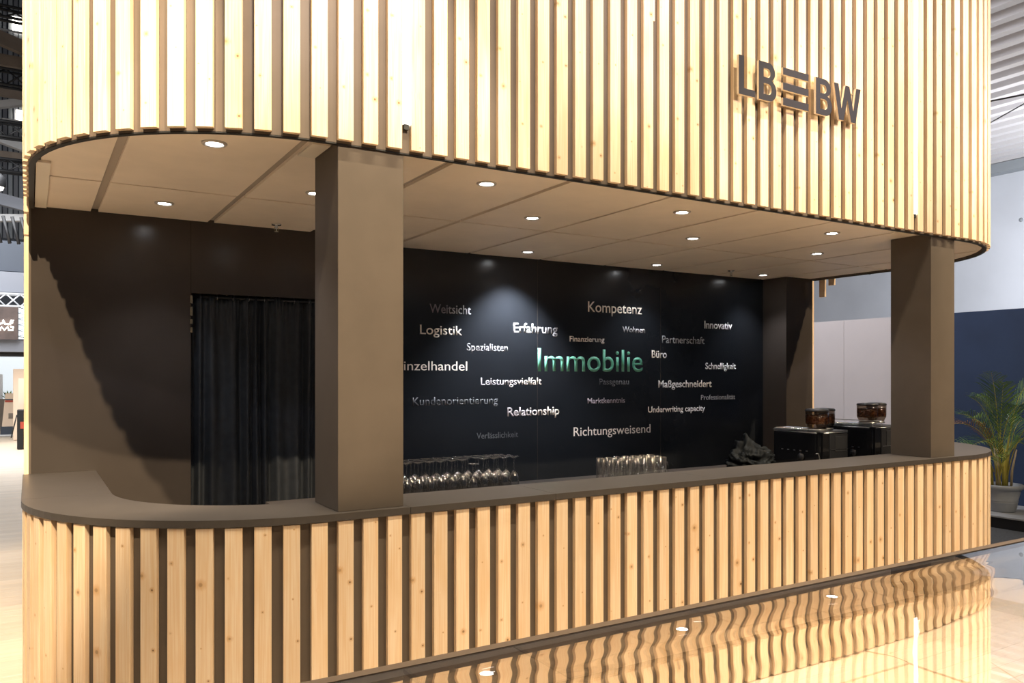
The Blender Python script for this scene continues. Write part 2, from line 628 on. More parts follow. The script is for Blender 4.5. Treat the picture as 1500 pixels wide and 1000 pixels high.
tag(B('wall_rear', XL, XR, 6.5, 6.56, 0, 4.4, M['board']), kind='structure')
# side cladding of the rear block: full-height slats
SM = slat_mesh(4.4)
left_side = [(XL, 4.9605 + i * PITCH, -PI / 2) for i in range(16)]
right_side = [(XR, 4.952 + i * PITCH, PI / 2) for i in range(16)]
B('side_board', XL, XL + 0.01, 4.93, 6.5, 0, 4.4, M['board'], WLR)
put_slats(WLR, SM, left_side, 0.0)
put_slats(WRR, SM, right_side, 0.0)

# ------------------------------------------------------------------ ceiling of tiles
CE = tag(B('ceiling', XL + 0.03, XR - 0.03, YF + 1.02, 5.25, ZC + 0.014, ZC + 0.03, M['grid']), kind='structure')
bm = bmesh.new()
pts = plan(-0.026, ye=YF + 1.03)
v0 = [bm.verts.new((x, y, ZC + 0.014)) for x, y in pts]
v1 = [bm.verts.new((x, y, ZC + 0.03)) for x, y in pts]
bm.faces.new(v0)
bm.faces.new(v1[::-1])
for i in range(len(pts)):
    j = (i + 1) % len(pts)
    bm.faces.new((v0[i], v0[j], v1[j], v1[i]))
link('grid_field', bm, M['grid'], CE)


def clip_poly(poly, x0, x1, y0, y1):
    def cut(p, inside, inter):
        out = []
        for i in range(len(p)):
            a, b = p[i], p[(i + 1) % len(p)]
            if inside(a):
                out.append(a)
                if not inside(b): out.append(inter(a, b))
            elif inside(b):
                out.append(inter(a, b))
        return out
    def ix(x): return lambda a, b: (x, a[1] + (b[1] - a[1]) * (x - a[0]) / (b[0] - a[0]))
    def iy(y): return lambda a, b: (a[0] + (b[0] - a[0]) * (y - a[1]) / (b[1] - a[1]), y)
    p = cut(poly, lambda q: q[0] >= x0, ix(x0))
    if p: p = cut(p, lambda q: q[0] <= x1, ix(x1))
    if p: p = cut(p, lambda q: q[1] >= y0, iy(y0))
    if p: p = cut(p, lambda q: q[1] <= y1, iy(y1))
    return p


def prism(bm, poly, z0, z1, mi=0):
    q = []
    for p in poly:
        if not q or (abs(p[0] - q[-1][0]) + abs(p[1] - q[-1][1])) > 1e-5:
            q.append(p)
    if abs(q[0][0] - q[-1][0]) + abs(q[0][1] - q[-1][1]) < 1e-5:
        q.pop()
    a = [bm.verts.new((x, y, z0)) for x, y in q]
    b = [bm.verts.new((x, y, z1)) for x, y in q]
    for f in (bm.faces.new(a), bm.faces.new(b[::-1])):
        f.material_index = mi
    for i in range(len(q)):
        j = (i + 1) % len(q)
        bm.faces.new((a[i], b[i], b[j], a[j])).material_index = mi


ceil_outline = plan(-0.03, ye=5.19, n=24)
SX = [0.04, 0.303, 0.910, 1.520, 2.145, 2.765, 3.39, 4.02, 4.65, 5.235, 5.85, 6.3]
for i in range(len(SX) - 1):
    for (ya, yb) in ((2.9, 4.15), (4.15, 5.19)):
        gx, gy = 0.019, 0.010
        a, b_ = SX[i] + (gx if i else 0), SX[i + 1] - gx
        if i >= 4: 
            a, b_ = SX[i] + 0.012, SX[i + 1] - 0.012
        poly = clip_poly(ceil_outline, a, b_, ya + (gy if ya > 3 else 0), yb - (gy if yb < 5 else 0))
        if len(poly) >= 3:
            bm = bmesh.new()
            prism(bm, poly, ZC + random.uniform(-0.0012, 0.0), ZC + 0.0138)
            link('ceiling_tile', bm, M['tile'], CE)
# pale filler strip along the left edge and by the front column
B('edge_strip', 0.022, 0.075, 3.86, 4.90, ZC - 0.012, ZC - 0.0015, M['pale_trim'], CE)
B('edge_strip', 0.93, 1.0, 3.02, 3.22, ZC - 0.010, ZC - 0.0015, M['pale_trim'], CE)

# ------------------------------------------------------------------ canopy
CAN = thing('slatted_canopy', 'tall rounded canopy of pale spruce slats hanging over the bar', 'canopy', (0, 0, 0))
ZT = 4.40
bm = bmesh.new()
wall_strip(bm, plan(0, ye=6.5), plan(-0.022, ye=6.5), ZB - 0.008, ZT)
link('backing_board', bm, M['board'], CAN)
bm = bmesh.new()
wall_strip(bm, plan(-0.001, ye=4.9), plan(-0.0226, ye=4.9), ZB - 0.013, ZB - 0.0082)
tag(link('bottom_rim', bm, M['rim'], CAN), 'thin black bottom rim')
B('light_stop_board', XL + 0.03, XR - 0.03, YF + 1.0, 6.49, ZT - 0.03, ZT - 0.01, M['board'], CAN)  # unseen lid added to keep light out of the hollow canopy
CS = slat_mesh(ZT - ZB)
cps = slat_places(4.90, 4.90)
ends = [p for p in cps if p[1] > 4.70]
put_slats(CAN, CS, [p for p in cps if p not in ends], ZB, 0.0012)
for p in ends:      # the last slats before the rear block step down
    dz = 0.17 if p[1] > 4.80 else 0.07
    put_slats(CAN, slat_mesh(ZT - ZB + dz), [p], ZB - dz)
# LED strips and one filler strip let into gaps between slats
for gx, z0, m_, nm in ((1.285, 2.606, 'led', 'light_strip'), (4.671, 2.605, 'led', 'light_strip')):
    B(nm, gx - 0.0185, gx + 0.0185, YF - 0.019, YF - 0.001, z0, ZT - 0.01, M[m_], CAN)
    B('strip_end_cap', gx - 0.0185, gx + 0.002, YF - 0.016, YF - 0.001, z0 - 0.022, z0 - 0.001, M['rim'], CAN)
B('filler_strip', 2.5305, 2.5665, YF - 0.014, YF - 0.001, 3.31, ZT - 0.01, M['slat'], CAN)

# ------------------------------------------------------------------ counter
CT = thing('bar_counter', 'long rounded bar counter clad in spruce slats under an anthracite worktop', 'counter', (0, 0, 0))
ZS0, ZS1 = 1.063, 1.090
bm = bmesh.new()
wall_strip(bm, plan(0, ye=YE), plan(-0.022, ye=YE), 0.0, ZS0)
link('backing_board', bm, M['board'], CT)
KS = slat_mesh(ZS0 - 0.002 - 0.01)
put_slats(CT, KS, slat_places(4.90, 4.90), 0.01, 0.0008)
# worktop split at its joints
outer = plan(0.027, ye=YE - 0.002, n=28)
inner = plan(-0.315, ye=YE - 0.002, n=28)


def dense(p):
    out = []
    for a, b in zip(p, p[1:]):
        out.append(a)
    out.append(p[-1])
    return out


ring = outer + inner[::-1]


def half(poly, inside, t):
    out = []
    for i in range(len(poly)):
        a, b = poly[i], poly[(i + 1) % len(poly)]
        ia, ib = inside(a), inside(b)
        if ia: out.append(a)
        if ia != ib:
            u = t(a, b)
            out.append((a[0] + (b[0] - a[0]) * u, a[1] + (b[1] - a[1]) * u))
    return out


def slab_piece(x0, x1, y0, y1, side=None):
    poly = ring
    if side == 'L': poly = outer[:30] + inner[:30][::-1]
    if side == 'R': poly = outer[30:] + inner[30:][::-1]
    poly = clip_poly(poly, x0, x1, y0, y1)
    bm = bmesh.new()
    prism(bm, poly, ZS0, ZS1)
    bmesh.ops.bevel(bm, geom=[e for e in bm.edges if abs(e.verts[0].co.z - e.verts[1].co.z) < 1e-6], offset=0.0012, segments=1, affect='EDGES')
    link('worktop_piece', bm, M['slab'], CT)


# ring is concave: build it as explicit pieces
def strip_piece(po, pi_):
    bm = bmesh.new()
    a0 = [bm.verts.new((x, y, ZS0)) for x, y in po]
    a1 = [bm.verts.new((x, y, ZS1)) for x, y in po]
    b0 = [bm.verts.new((x, y, ZS0)) for x, y in pi_]
    b1 = [bm.verts.new((x, y, ZS1)) for x, y in pi_]
    n = len(po)
    for i in range(n - 1):
        bm.faces.new((a1[i], a1[i + 1], b1[i + 1], b1[i]))
        bm.faces.new((a0[i + 1], a0[i], b0[i], b0[i + 1]))
        bm.faces.new((a0[i], a0[i + 1], a1[i + 1], a1[i]))
        bm.faces.new((b0[i + 1], b0[i], b1[i], b1[i + 1]))
    for i in (0, n - 1):
        bm.faces.new((a0[i], a1[i], b1[i], b0[i]))
    link('worktop_piece', bm, M['slab'], CT)


G = 0.0009
oL, oR, oF = XL - 0.027, XR + 0.027, YF - 0.027
iL, iR, iF = XL + 0.315, XR - 0.315, YF + 0.315
seamY = 3.94
strip_piece([(oL, YE), (oL, seamY + G)], [(iL, YE), (iL, seamY + G)])
strip_piece([(oL, seamY - G)] + outer[1:30] + [(1.290 - G, oF)], [(iL, seamY - G)] + inner[1:30] + [(1.290 - G, iF)])
for a, b in ((1.290, 1.985), (1.985, 2.98), (2.98, 5.10)):
    strip_piece([(a + G, oF), (b - G, oF)], [(a + G, iF), (b - G, iF)])
strip_piece([(5.10 + G, oF)] + outer[30:-1] + [(oR, seamY - G)], [(5.10 + G, iF)] + inner[30:-1] + [(iR, seamY - G)])
strip_piece([(oR, seamY + G), (oR, YE)], [(iR, seamY + G), (iR, YE)])
# inner faces of the counter body
bm = bmesh.new()
wall_strip(bm, plan(-0.29, ye=YE), plan(-0.305, ye=YE), 0.0, ZS0 - 0.001)
link('inner_board', bm, M['wallblack'], CT)

# lower bar worktop behind the counter
ZW = 0.985
SH = thing('lower_worktop', 'dark lower worktop along the inside of the bar', 'worktop', (0, 0, 0))
B('shelf_board', 1.00, 5.60, 3.262, 4.02, ZW - 0.03, ZW, M['slab'], SH)
B('shelf_front', 1.02, 5.58, 3.98, 4.0, 0.0, ZW - 0.031, M['wallblack'], SH)

# ------------------------------------------------------------------ columns
for x0, x1, y0, y1, lab in ((1.005, 1.274, 2.946, 3.232, 'square anthracite column at the left front, between the curved corner and the glasses'),
                            (4.872, 5.132, 2.946, 3.222, 'square anthracite column at the right end beside the coffee machines')):
    t = thing('square_column', lab, 'column', (x0, y0, ZS1))
    bm = bmesh.new()
    box(bm, 0, x1 - x0, 0, y1 - y0, 0.0, ZC - ZS1 - 0.002)
    bevelled(bm, 0.0015)
    link('shaft', bm, M['column'], t)
    B('base_joint', 0.002, x1 - x0 - 0.002, 0.001, y1 - y0 - 0.002, -0.001, 0.0005, M['rim'], t)

# ------------------------------------------------------------------ words on the black wall
CREAM, WHITE, GREY, DIM, VDIM = (0.93, 0.84, 0.74), (0.95, 0.95, 0.97), (0.50, 0.51, 0.53), (0.12, 0.13, 0.14), (0.075, 0.08, 0.09)
MG = (0.30, 0.30, 0.31)
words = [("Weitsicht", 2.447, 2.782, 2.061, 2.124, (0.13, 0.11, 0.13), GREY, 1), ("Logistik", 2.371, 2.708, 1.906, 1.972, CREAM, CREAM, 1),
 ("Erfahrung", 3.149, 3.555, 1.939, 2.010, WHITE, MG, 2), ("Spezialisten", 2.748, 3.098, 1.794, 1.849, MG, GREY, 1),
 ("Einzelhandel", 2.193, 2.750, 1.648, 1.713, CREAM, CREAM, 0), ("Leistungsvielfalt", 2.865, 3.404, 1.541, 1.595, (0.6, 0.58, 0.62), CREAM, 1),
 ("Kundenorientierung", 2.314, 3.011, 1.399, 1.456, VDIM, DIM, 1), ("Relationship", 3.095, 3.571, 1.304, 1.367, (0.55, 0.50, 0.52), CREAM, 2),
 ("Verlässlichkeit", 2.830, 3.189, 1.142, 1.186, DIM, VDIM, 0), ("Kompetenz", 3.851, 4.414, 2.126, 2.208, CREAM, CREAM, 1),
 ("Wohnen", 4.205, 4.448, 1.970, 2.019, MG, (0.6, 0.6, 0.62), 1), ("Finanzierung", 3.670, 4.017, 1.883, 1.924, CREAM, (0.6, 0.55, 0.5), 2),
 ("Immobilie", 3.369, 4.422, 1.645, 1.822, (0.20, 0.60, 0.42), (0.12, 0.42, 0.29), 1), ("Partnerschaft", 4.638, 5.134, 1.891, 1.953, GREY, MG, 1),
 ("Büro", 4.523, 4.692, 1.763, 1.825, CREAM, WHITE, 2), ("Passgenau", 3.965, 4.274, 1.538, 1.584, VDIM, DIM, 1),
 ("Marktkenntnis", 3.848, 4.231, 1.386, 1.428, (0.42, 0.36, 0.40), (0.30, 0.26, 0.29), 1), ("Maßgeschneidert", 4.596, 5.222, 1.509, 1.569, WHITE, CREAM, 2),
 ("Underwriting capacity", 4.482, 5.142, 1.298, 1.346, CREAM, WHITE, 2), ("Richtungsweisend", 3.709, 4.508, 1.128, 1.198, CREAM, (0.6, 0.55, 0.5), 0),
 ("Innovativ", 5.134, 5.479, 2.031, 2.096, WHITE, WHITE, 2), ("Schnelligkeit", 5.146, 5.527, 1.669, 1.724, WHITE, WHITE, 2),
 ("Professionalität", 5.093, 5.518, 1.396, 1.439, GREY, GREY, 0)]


def text_bm(s, weight=0.0):
    cu = bpy.data.curves.new('t', 'FONT')
    cu.body = s
    cu.size = 1.0
    cu.offset = weight
    cu.resolution_u = 4
    o = bpy.data.objects.new('t', cu)
    C.objects.link(o)
    bpy.context.view_layer.update()
    dg = bpy.context.evaluated_depsgraph_get()
    me = bpy.data.meshes.new_from_object(o.evaluated_get(dg))
    bpy.data.objects.remove(o)
    bm = bmesh.new()
    bm.from_mesh(me)
    bpy.data.meshes.remove(me)
    return bm


CAPH = None
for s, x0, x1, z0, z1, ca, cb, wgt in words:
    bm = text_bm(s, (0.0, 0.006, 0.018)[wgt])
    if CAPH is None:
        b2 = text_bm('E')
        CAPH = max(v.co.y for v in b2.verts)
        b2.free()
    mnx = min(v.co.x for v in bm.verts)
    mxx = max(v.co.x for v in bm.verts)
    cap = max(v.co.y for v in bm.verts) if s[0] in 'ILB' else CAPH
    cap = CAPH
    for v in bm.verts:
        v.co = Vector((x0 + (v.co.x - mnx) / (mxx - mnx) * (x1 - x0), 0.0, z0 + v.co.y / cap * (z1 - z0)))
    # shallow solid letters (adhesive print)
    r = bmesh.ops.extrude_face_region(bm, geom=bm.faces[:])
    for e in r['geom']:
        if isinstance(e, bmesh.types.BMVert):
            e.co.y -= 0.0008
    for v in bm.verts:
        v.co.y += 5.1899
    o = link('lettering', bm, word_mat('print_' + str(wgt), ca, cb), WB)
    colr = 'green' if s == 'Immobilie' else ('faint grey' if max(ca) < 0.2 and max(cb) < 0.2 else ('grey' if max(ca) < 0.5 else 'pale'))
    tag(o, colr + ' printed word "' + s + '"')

# ------------------------------------------------------------------ company sign on the canopy
SG = thing('company_sign', 'dark raised company lettering with three stacked bars in its middle, on the canopy slats', 'sign', (3.07, 2.875, 3.04))
Z0, Z1 = 3.043, 3.243


def letter(bm_in, x0, x1, z0, z1, name, lab):
    bm = bm_in
    mnx = min(v.co.x for v in bm.verts); mxx = max(v.co.x for v in bm.verts)
    mny = min(v.co.y for v in bm.verts); mxy = max(v.co.y for v in bm.verts)
    for v in bm.verts:
        v.co = Vector((x0 + (v.co.x - mnx) / (mxx - mnx) * (x1 - x0) - 3.07, 0.0, z0 + (v.co.y - mny) / (mxy - mny) * (z1 - z0) - 3.04))
    r = bmesh.ops.extrude_face_region(bm, geom=bm.faces[:])
    for e in r['geom']:
        if isinstance(e, bmesh.types.BMVert):
            e.co.y += 0.013
    bmesh.ops.recalc_face_normals(bm, faces=bm.faces[:])
    for f in bm.faces:
        f.material_index = 0 if abs(f.normal.y) > 0.9 else 1
    o = link(name, bm, None, SG, mats=[M['letter'], M['letter_side']])
    tag(o, lab)



def glyph_bm(loops):
    cu = bpy.data.curves.new('g', 'CURVE')
    cu.dimensions = '2D'
    cu.fill_mode = 'BOTH'
    for lp in loops:
        sp = cu.splines.new('POLY')
        sp.points.add(len(lp) - 1)
        for i, (x, y) in enumerate(lp):
            sp.points[i].co = (x, y, 0, 1)
        sp.use_cyclic_u = True
    o = bpy.data.objects.new('g', cu)
    C.objects.link(o)
    bpy.context.view_layer.update()
    me = bpy.data.meshes.new_from_object(o.evaluated_get(bpy.context.evaluated_depsgraph_get()))
    bpy.data.objects.remove(o)
    bm = bmesh.new()
    bm.from_mesh(me)
    bpy.data.meshes.remove(me)
    bmesh.ops.remove_doubles(bm, verts=bm.verts[:], dist=1e-5)
    return bm


def bowl_loop(x0, x1, y0, y1, r, n=8):
    """left side straight, right side rounded"""
    p = [(x0, y0)]
    for i in range(n + 1):
        a = -PI / 2 + PI / 2 * i / n
        p.append((x1 - r + r * math.cos(a), y0 + r + r * math.sin(a)))
    for i in range(n + 1):
        a = PI / 2 * i / n
        p.append((x1 - r + r * math.cos(a), y1 - r + r * math.sin(a)))
    p.append((x0, y1))
    return p


def b_loops():
    n = 8
    out = [(0, 0)]
    for i in range(n + 1):
        a = -PI / 2 + PI / 2 * i / n
        out.append((0.66 - 0.27 + 0.27 * math.cos(a), 0.27 + 0.27 * math.sin(a)))
    for i in range(n + 1):
        a = 0 + PI / 2 * i / n * 0.8
        out.append((0.66 - 0.27 + 0.27 * math.cos(a), 0.29 + 0.27 * math.sin(a)))
    for i in range(n + 1):
        a = -PI / 2 * 0.8 * (1 - i / n)
        out.append((0.61 - 0.25 + 0.25 * math.cos(a), 0.74 + 0.22 * math.sin(a)))
    for i in range(n + 1):
        a = PI / 2 * i / n
        out.append((0.61 - 0.25 + 0.25 * math.cos(a), 0.75 + 0.25 * math.sin(a)))
    out.append((0, 1))
    return [out, bowl_loop(0.18, 0.475, 0.165, 0.445, 0.12), bowl_loop(0.18, 0.43, 0.605, 0.835, 0.10)]


L_LOOP = [[(0, 0), (0.6, 0), (0.6, 0.175), (0.19, 0.175), (0.19, 1), (0, 1)]]
W_LOOP = [[(0, 1), (0.19, 0), (0.36, 0), (0.5, 0.62), (0.64, 0), (0.81, 0), (1.0, 1), (0.83, 1), (0.72, 0.33), (0.575, 1), (0.425, 1), (0.28, 0.33), (0.17, 1)]]
letter(glyph_bm(L_LOOP), 3.083, 3.202, Z0, Z1, 'letter', 'letter L')
letter(glyph_bm(b_loops()), 3.230, 3.363, Z0, Z1, 'letter', 'first letter B')
letter(glyph_bm(b_loops()), 3.678, 3.813, Z0, Z1, 'letter', 'second letter B')
letter(glyph_bm(W_LOOP), 3.830, 4.066, Z0, Z1, 'letter', 'letter W')
for z0, z1 in ((3.205, 3.243), (3.124, 3.163), (3.043, 3.083)):
    bm = bmesh.new()
    box(bm, 3.414 - 3.07, 3.618 - 3.07, 0, 0.013, z0 - 3.04, z1 - 3.04)
    bmesh.ops.recalc_face_normals(bm, faces=bm.faces[:])
    for f in bm.faces:
        f.material_index = 0 if abs(f.normal.y) > 0.9 else 1
    link('logo_bar', bm, None, SG, mats=[M['letter'], M['letter_side']])
B('clear_backplate', 0.0, 1.01, 0.0145, 0.0175, -0.004, 0.21, M['acrylic'], SG)
for x in (0.05, 0.5, 0.96):
    for z in (0.03, 0.18):
        bm = bmesh.new()
        tube(bm, [(x, 0.018, z), (x, 0.0395, z)], 0.004, 8)
        link('standoff', bm, M['steel'], SG)

# ------------------------------------------------------------------ downlights and sprinklers
DL = [(0.611, 3.238, 'front row, first from the left, over the curved counter corner'), (1.828, 3.255, 'front row, right of the left column'),
      (3.065, 3.268, 'front row, third from the left'), (4.327, 3.261, 'front row, nearest the right column'),
      (0.600, 4.495, 'rear, nearest the dark left wall panel'), (1.202, 3.860, 'middle row, half hidden by the left column'),
      (2.448, 3.827, 'middle row, second from the left'), (3.708, 3.852, 'middle row, third from the left'),
      (4.954, 3.862, 'middle row, nearest the right column'),
      (3.090, 4.894, 'rear row, close to the black word wall above the bright scallop'), (4.342, 4.923, 'rear row, tilted, in the middle of the word wall'),
      (5.593, 4.929, 'rear row, in the far right corner')]
bm = bmesh.new()
lathe(bm, [(0.030, 0.0), (0.034, -0.006), (0.043, -0.007), (0.048, -0.003), (0.048, 0.0015)], 28)
ring_bm = bpy.data.meshes.new('trim_ring'); bm.to_mesh(ring_bm); bm.free(); ring_bm.materials.append(M['ring'])
bm = bmesh.new()
lathe(bm, [(0.0, -0.0045), (0.020, -0.0040), (0.0325, -0.0015), (0.0325, 0.001), (0.0, 0.001)], 28)
lens_bm = bpy.data.meshes.new('lens'); bm.to_mesh(lens_bm); bm.free(); lens_bm.materials.append(M['lens'])
for x, y, where in DL:
    t = thing('recessed_downlight', 'small round ceiling downlight, ' + where, 'downlight', (x, y, ZC - 0.0015), 0, 'ceiling downlights')
    for nm, me in (('trim_ring', ring_bm), ('lens', lens_bm)):
        o = bpy.data.objects.new(nm, me)
        C.objects.link(o)
        o.parent = t
    tilt = 0.0
    if y > 4.8: tilt = 0.10
    if abs(x - 3.09) < 0.01: tilt = 0.45
    sp = spot('downlight_beam', (x, y, ZC - 0.03), (x, y + tilt, 0), (20 if y < 4.8 else 26) if abs(x - 3.09) > 0.01 else 240, (0.92, 0.93, 1.0), 95, 0.8, 0.035)


def sprinkler(x, y, lab):
    t = thing('sprinkler_head', lab, 'sprinkler', (x, y, ZC - 0.001))
    bm = bmesh.new(); lathe(bm, [(0, 0), (0.030, 0), (0.027, -0.008), (0.012, -0.010), (0, -0.010)], 20); link('escutcheon', bm, M['chrome'], t)
    bm = bmesh.new(); lathe(bm, [(0, -0.008), (0.009, -0.010), (0.010, -0.022), (0.004, -0.026), (0.0035, -0.042), (0, -0.043)], 12); link('body', bm, M['steel'], t)
    bm = bmesh.new()
    for s in (-1, 1):
        tube(bm, [(s * 0.008, 0, -0.02), (s * 0.013, 0, -0.032), (s * 0.004, 0, -0.046)], 0.002, 6)
    link('frame', bm, M['brass'], t)
    bm = bmesh.new(); lathe(bm, [(0, -0.045), (0.013, -0.046), (0.014, -0.049), (0, -0.050)], 16); link('deflector', bm, M['chrome'], t)


sprinkler(1.252, 4.776, 'small metal sprinkler head hanging above the dark curtain')
sprinkler(5.124, 4.864, 'small metal sprinkler head under the ceiling near the far right wall')

# ------------------------------------------------------------------ curtain
CU = thing('dark_curtain', 'blue-black gathered curtain closing the doorway left of the column', 'curtain', (0.80, 4.97, 0.03))
bm = bmesh.new()
cols, rows = 260, 26
Wc, Hc = 1.00, 2.055
grid = []
for r in range(rows + 1):
    v = r / rows
    z = Hc * v
    line = []
    for c in range(cols + 1):
        u = c / cols
        amp = 0.020 * (1 - 0.35 * v) + 0.004
        ph = 2 * PI * (u * 13 + 0.35 * math.sin(u * 17) + 0.12 * math.sin(v * 4 + u * 9) * (1 - v))
        y = amp * math.sin(ph) + 0.010 * math.sin(ph * 0.37 + 2 * v) + 0.004 * noise.noise((u * 14, v * 5, 0)) * 3
        if v > 0.93:
            y = y * 0.75 + 0.006 * math.sin(u * 260 + v * 30)
        top = 0.010 * math.sin(ph * 0.5) if r == rows else 0
        line.append(bm.verts.new((0.012 + u * Wc, y, z + top * 0.6)))
    grid.append(line)
for r in range(rows):
    for c in range(cols):
        f = bm.faces.new((grid[r][c], grid[r][c + 1], grid[r + 1][c + 1], grid[r + 1][c]))
        f.smooth = True
fab = link('fabric', bm, M['curtain'], CU, True)
so = fab.modifiers.new('thickness', 'SOLIDIFY'); so.thickness = 0.0015
bm = bmesh.new(); tube(bm, [(0.0, 0.0, 2.045), (1.02, 0.0, 2.045)], 0.008, 10); link('rod', bm, M['satin_black'], CU)
for i in range(11):
    bm = bmesh.new()
    cx_ = 0.06 + i * 0.092
    tube(bm, [(cx_, 0.014 * math.cos(a * PI / 6), 2.043 + 0.014 * math.sin(a * PI / 6)) for a in range(13)], 0.0016, 5)
    link('curtain_ring', bm, M['steel'], CU)
HG = thing('door_hinge', 'small bright metal hinge at the upper left edge of the doorway', 'hinge', (0.801, 4.929, 1.86))
for z0, z1 in ((0.0, 0.03), (0.05, 0.078), (0.098, 0.15), (0.17, 0.215)):
    B('leaf', -0.006, 0.008, -0.006, -0.001, z0, z1, M['brass'], HG)

# ------------------------------------------------------------------ glasses
def wine_glass_meshes(k=1.0):
    # standing upside down: rim at z = 0, foot on top (height 0.215)
    out = []
    bm = bmesh.new()
    prof = [(0.0225, 0.0), (0.0255, 0.04), (0.0268, 0.085), (0.0255, 0.112), (0.0190, 0.132), (0.008, 0.142), (0.0, 0.144)]
    inn = [(0.0, 0.141), (0.0072, 0.1395), (0.0178, 0.130), (0.0241, 0.111), (0.0255, 0.085), (0.0242, 0.04), (0.0212, 0.0)]
    lathe(bm, [(r, z * k) for r, z in prof + inn + [prof[0]]], 20)
    out.append(('bowl', bm))
    bm = bmesh.new()
    lathe(bm, [(0, 0.143 * k), (0.006, 0.145 * k), (0.0034, 0.153 * k), (0.0030, 0.19 * k), (0.006, 0.203 * k), (0, 0.204 * k)], 12)
    out.append(('stem', bm))
    bm = bmesh.new()
    lathe(bm, [(0, 0.2025 * k), (0.008, 0.203 * k), (0.025, 0.2085 * k), (0.0268, 0.2105 * k), (0.025, 0.212 * k), (0.0, 0.2105 * k)], 24)
    out.append(('foot', bm))
    res = []
    for n, bm in out:
        me = bpy.data.meshes.new(n)
        bmesh.ops.recalc_face_normals(bm, faces=bm.faces[:])
        bm.to_mesh(me); bm.free()
        for p in me.polygons: p.use_smooth = True
        me.materials.append(M['glass'])
        res.append((n, me))
    return res


WG = wine_glass_meshes(1.08)
WS = wine_glass_meshes(0.97)


def put(name, parts, label, cat, loc, group, rz=0.0):
    t = thing(name, label, cat, loc, rz, group)
    for n, me in parts:
        o = bpy.data.objects.new(n, me)
        C.objects.link(o)
        o.parent = t
    return t


WGL = 'upside-down wine glass standing in the packed rows behind the worktop, right of the left column'
xs = [2.050 - 0.0575 * i for i in range(12)]
for i, x in enumerate(xs):
    short = (i == 4)
    put('wine_glass', WS if short else WG,
        'slightly shorter upside-down wine glass in the middle of the front row' if short else WGL, 'glass',
        (x + random.uniform(-0.001, 0.001), 3.375 + random.uniform(-0.001, 0.001), ZW), 'wine glasses behind the counter', random.random() * 3)
for i, x in enumerate(xs):
    put('wine_glass', WG, WGL, 'glass', (x - 0.010, 3.434 + random.uniform(-0.001, 0.001), ZW), 'wine glasses behind the counter', random.random() * 3)
for i, x in enumerate(xs):
    put('wine_glass', WG, WGL, 'glass', (x - 0.022, 3.493 + random.uniform(-0.001, 0.001), ZW), 'wine glasses behind the counter', random.random() * 3)

# handled latte glasses
bm = bmesh.new()
lathe(bm, [(0, 0), (0.019, 0), (0.021, 0.004), (0.0235, 0.17), (0.024, 0.172), (0.022, 0.17), (0.0195, 0.012), (0, 0.010)], 20)
gb = bpy.data.meshes.new('glass_body'); bmesh.ops.recalc_face_normals(bm, faces=bm.faces[:]); bm.to_mesh(gb); bm.free(); gb.materials.append(M['glass'])
bm = bmesh.new()
tube(bm, [(0.022, 0, 0.145), (0.036, 0, 0.142), (0.042, 0, 0.12), (0.041, 0, 0.07), (0.035, 0, 0.045), (0.021, 0, 0.040)], 0.0036, 8)
gh = bpy.data.meshes.new('handle'); bmesh.ops.recalc_face_normals(bm, faces=bm.faces[:]); bm.to_mesh(gh); bm.free(); gh.materials.append(M['glass'])
for r in range(3):
    for i in range(7):
        put('latte_glass', [('glass_body', gb), ('handle', gh)], 'tall clear handled glass in the block of glasses in the middle of the worktop', 'glass',
            (2.655 + i * 0.060 + r * 0.016, 3.372 + r * 0.068, ZW), 'handled glasses on the worktop', 0.0 if i == 6 else 0.9)

# ------------------------------------------------------------------ crumpled cloth
CL = bmesh.new()
bmesh.ops.create_icosphere(CL, subdivisions=5, radius=1.0)
for v in CL.verts:
    p = v.co.copy()
    n1 = noise.noise(p * 1.3 + Vector((3, 1, 7)))
    tw = p + Vector((noise.noise(p * 1.7), noise.noise(p * 1.7 + Vector((5, 5, 5))), noise.noise(p * 1.7 + Vector((9, 2, 1))))) * 0.6
    r1 = 1 - abs(noise.noise(Vector((tw.x * 1.6, tw.y * 1.6, tw.z * 4.2)) + Vector((0, 0, 4)))) * 3.2
    r2 = 1 - abs(noise.noise(Vector((tw.x * 3.4, tw.y * 3.4, tw.z * 8.0)) + Vector((9, 3, 0)))) * 3.0
    k = 0.98 + 0.22 * n1 + 0.22 * r1 + 0.10 * r2
    q = Vector((p.x * 0.155, p.y * 0.115, p.z * 0.10)) * k
    # a taller peak towards the left
    peak = math.exp(-((p.x + 0.35) ** 2 + p.y ** 2) / 0.10) * max(0, p.z)
    q.z += 0.085 * peak
    q.z = max(q.z + 0.075, 0.0)
    v.co = q
for f in CL.faces: f.smooth = True
o = link('folded_cloth', CL, M['cloth'], None, True)
o.location = (3.83, 3.47, ZW)
tag(o, 'crumpled black cloth lying on the worktop left of the coffee machines', 'cloth')

# ------------------------------------------------------------------ coffee machines
def beans_bm(rad, z0, z1, n, seed):
    rnd = random.Random(seed)
    bm = bmesh.new()
    for i in range(n):
        a = rnd.random() * 2 * PI
        z = z0 + (z1 - z0) * rnd.random()
        rr = rad * (0.9 + 0.08 * rnd.random())
        if i % 4 == 0:
            z = z1 - 0.003 * rnd.random(); rr = rad * math.sqrt(rnd.random()) * 0.95
        mt = Matrix.Translation((rr * math.cos(a), rr * math.sin(a), z)) @ Matrix.Rotation(rnd.random() * 6, 4, (rnd.random(), rnd.random(), 1)) @ Matrix.Diagonal((0.0072, 0.0050, 0.0040, 1))
        bmesh.ops.create_icosphere(bm, subdivisions=1, radius=1.0, matrix=mt)
    for k in (0,):
        lathe(bm, [(0, z0), (rad * 0.88, z0), (rad * 0.88, z1 - 0.006), (0, z1 - 0.006)], 16)
    return bm


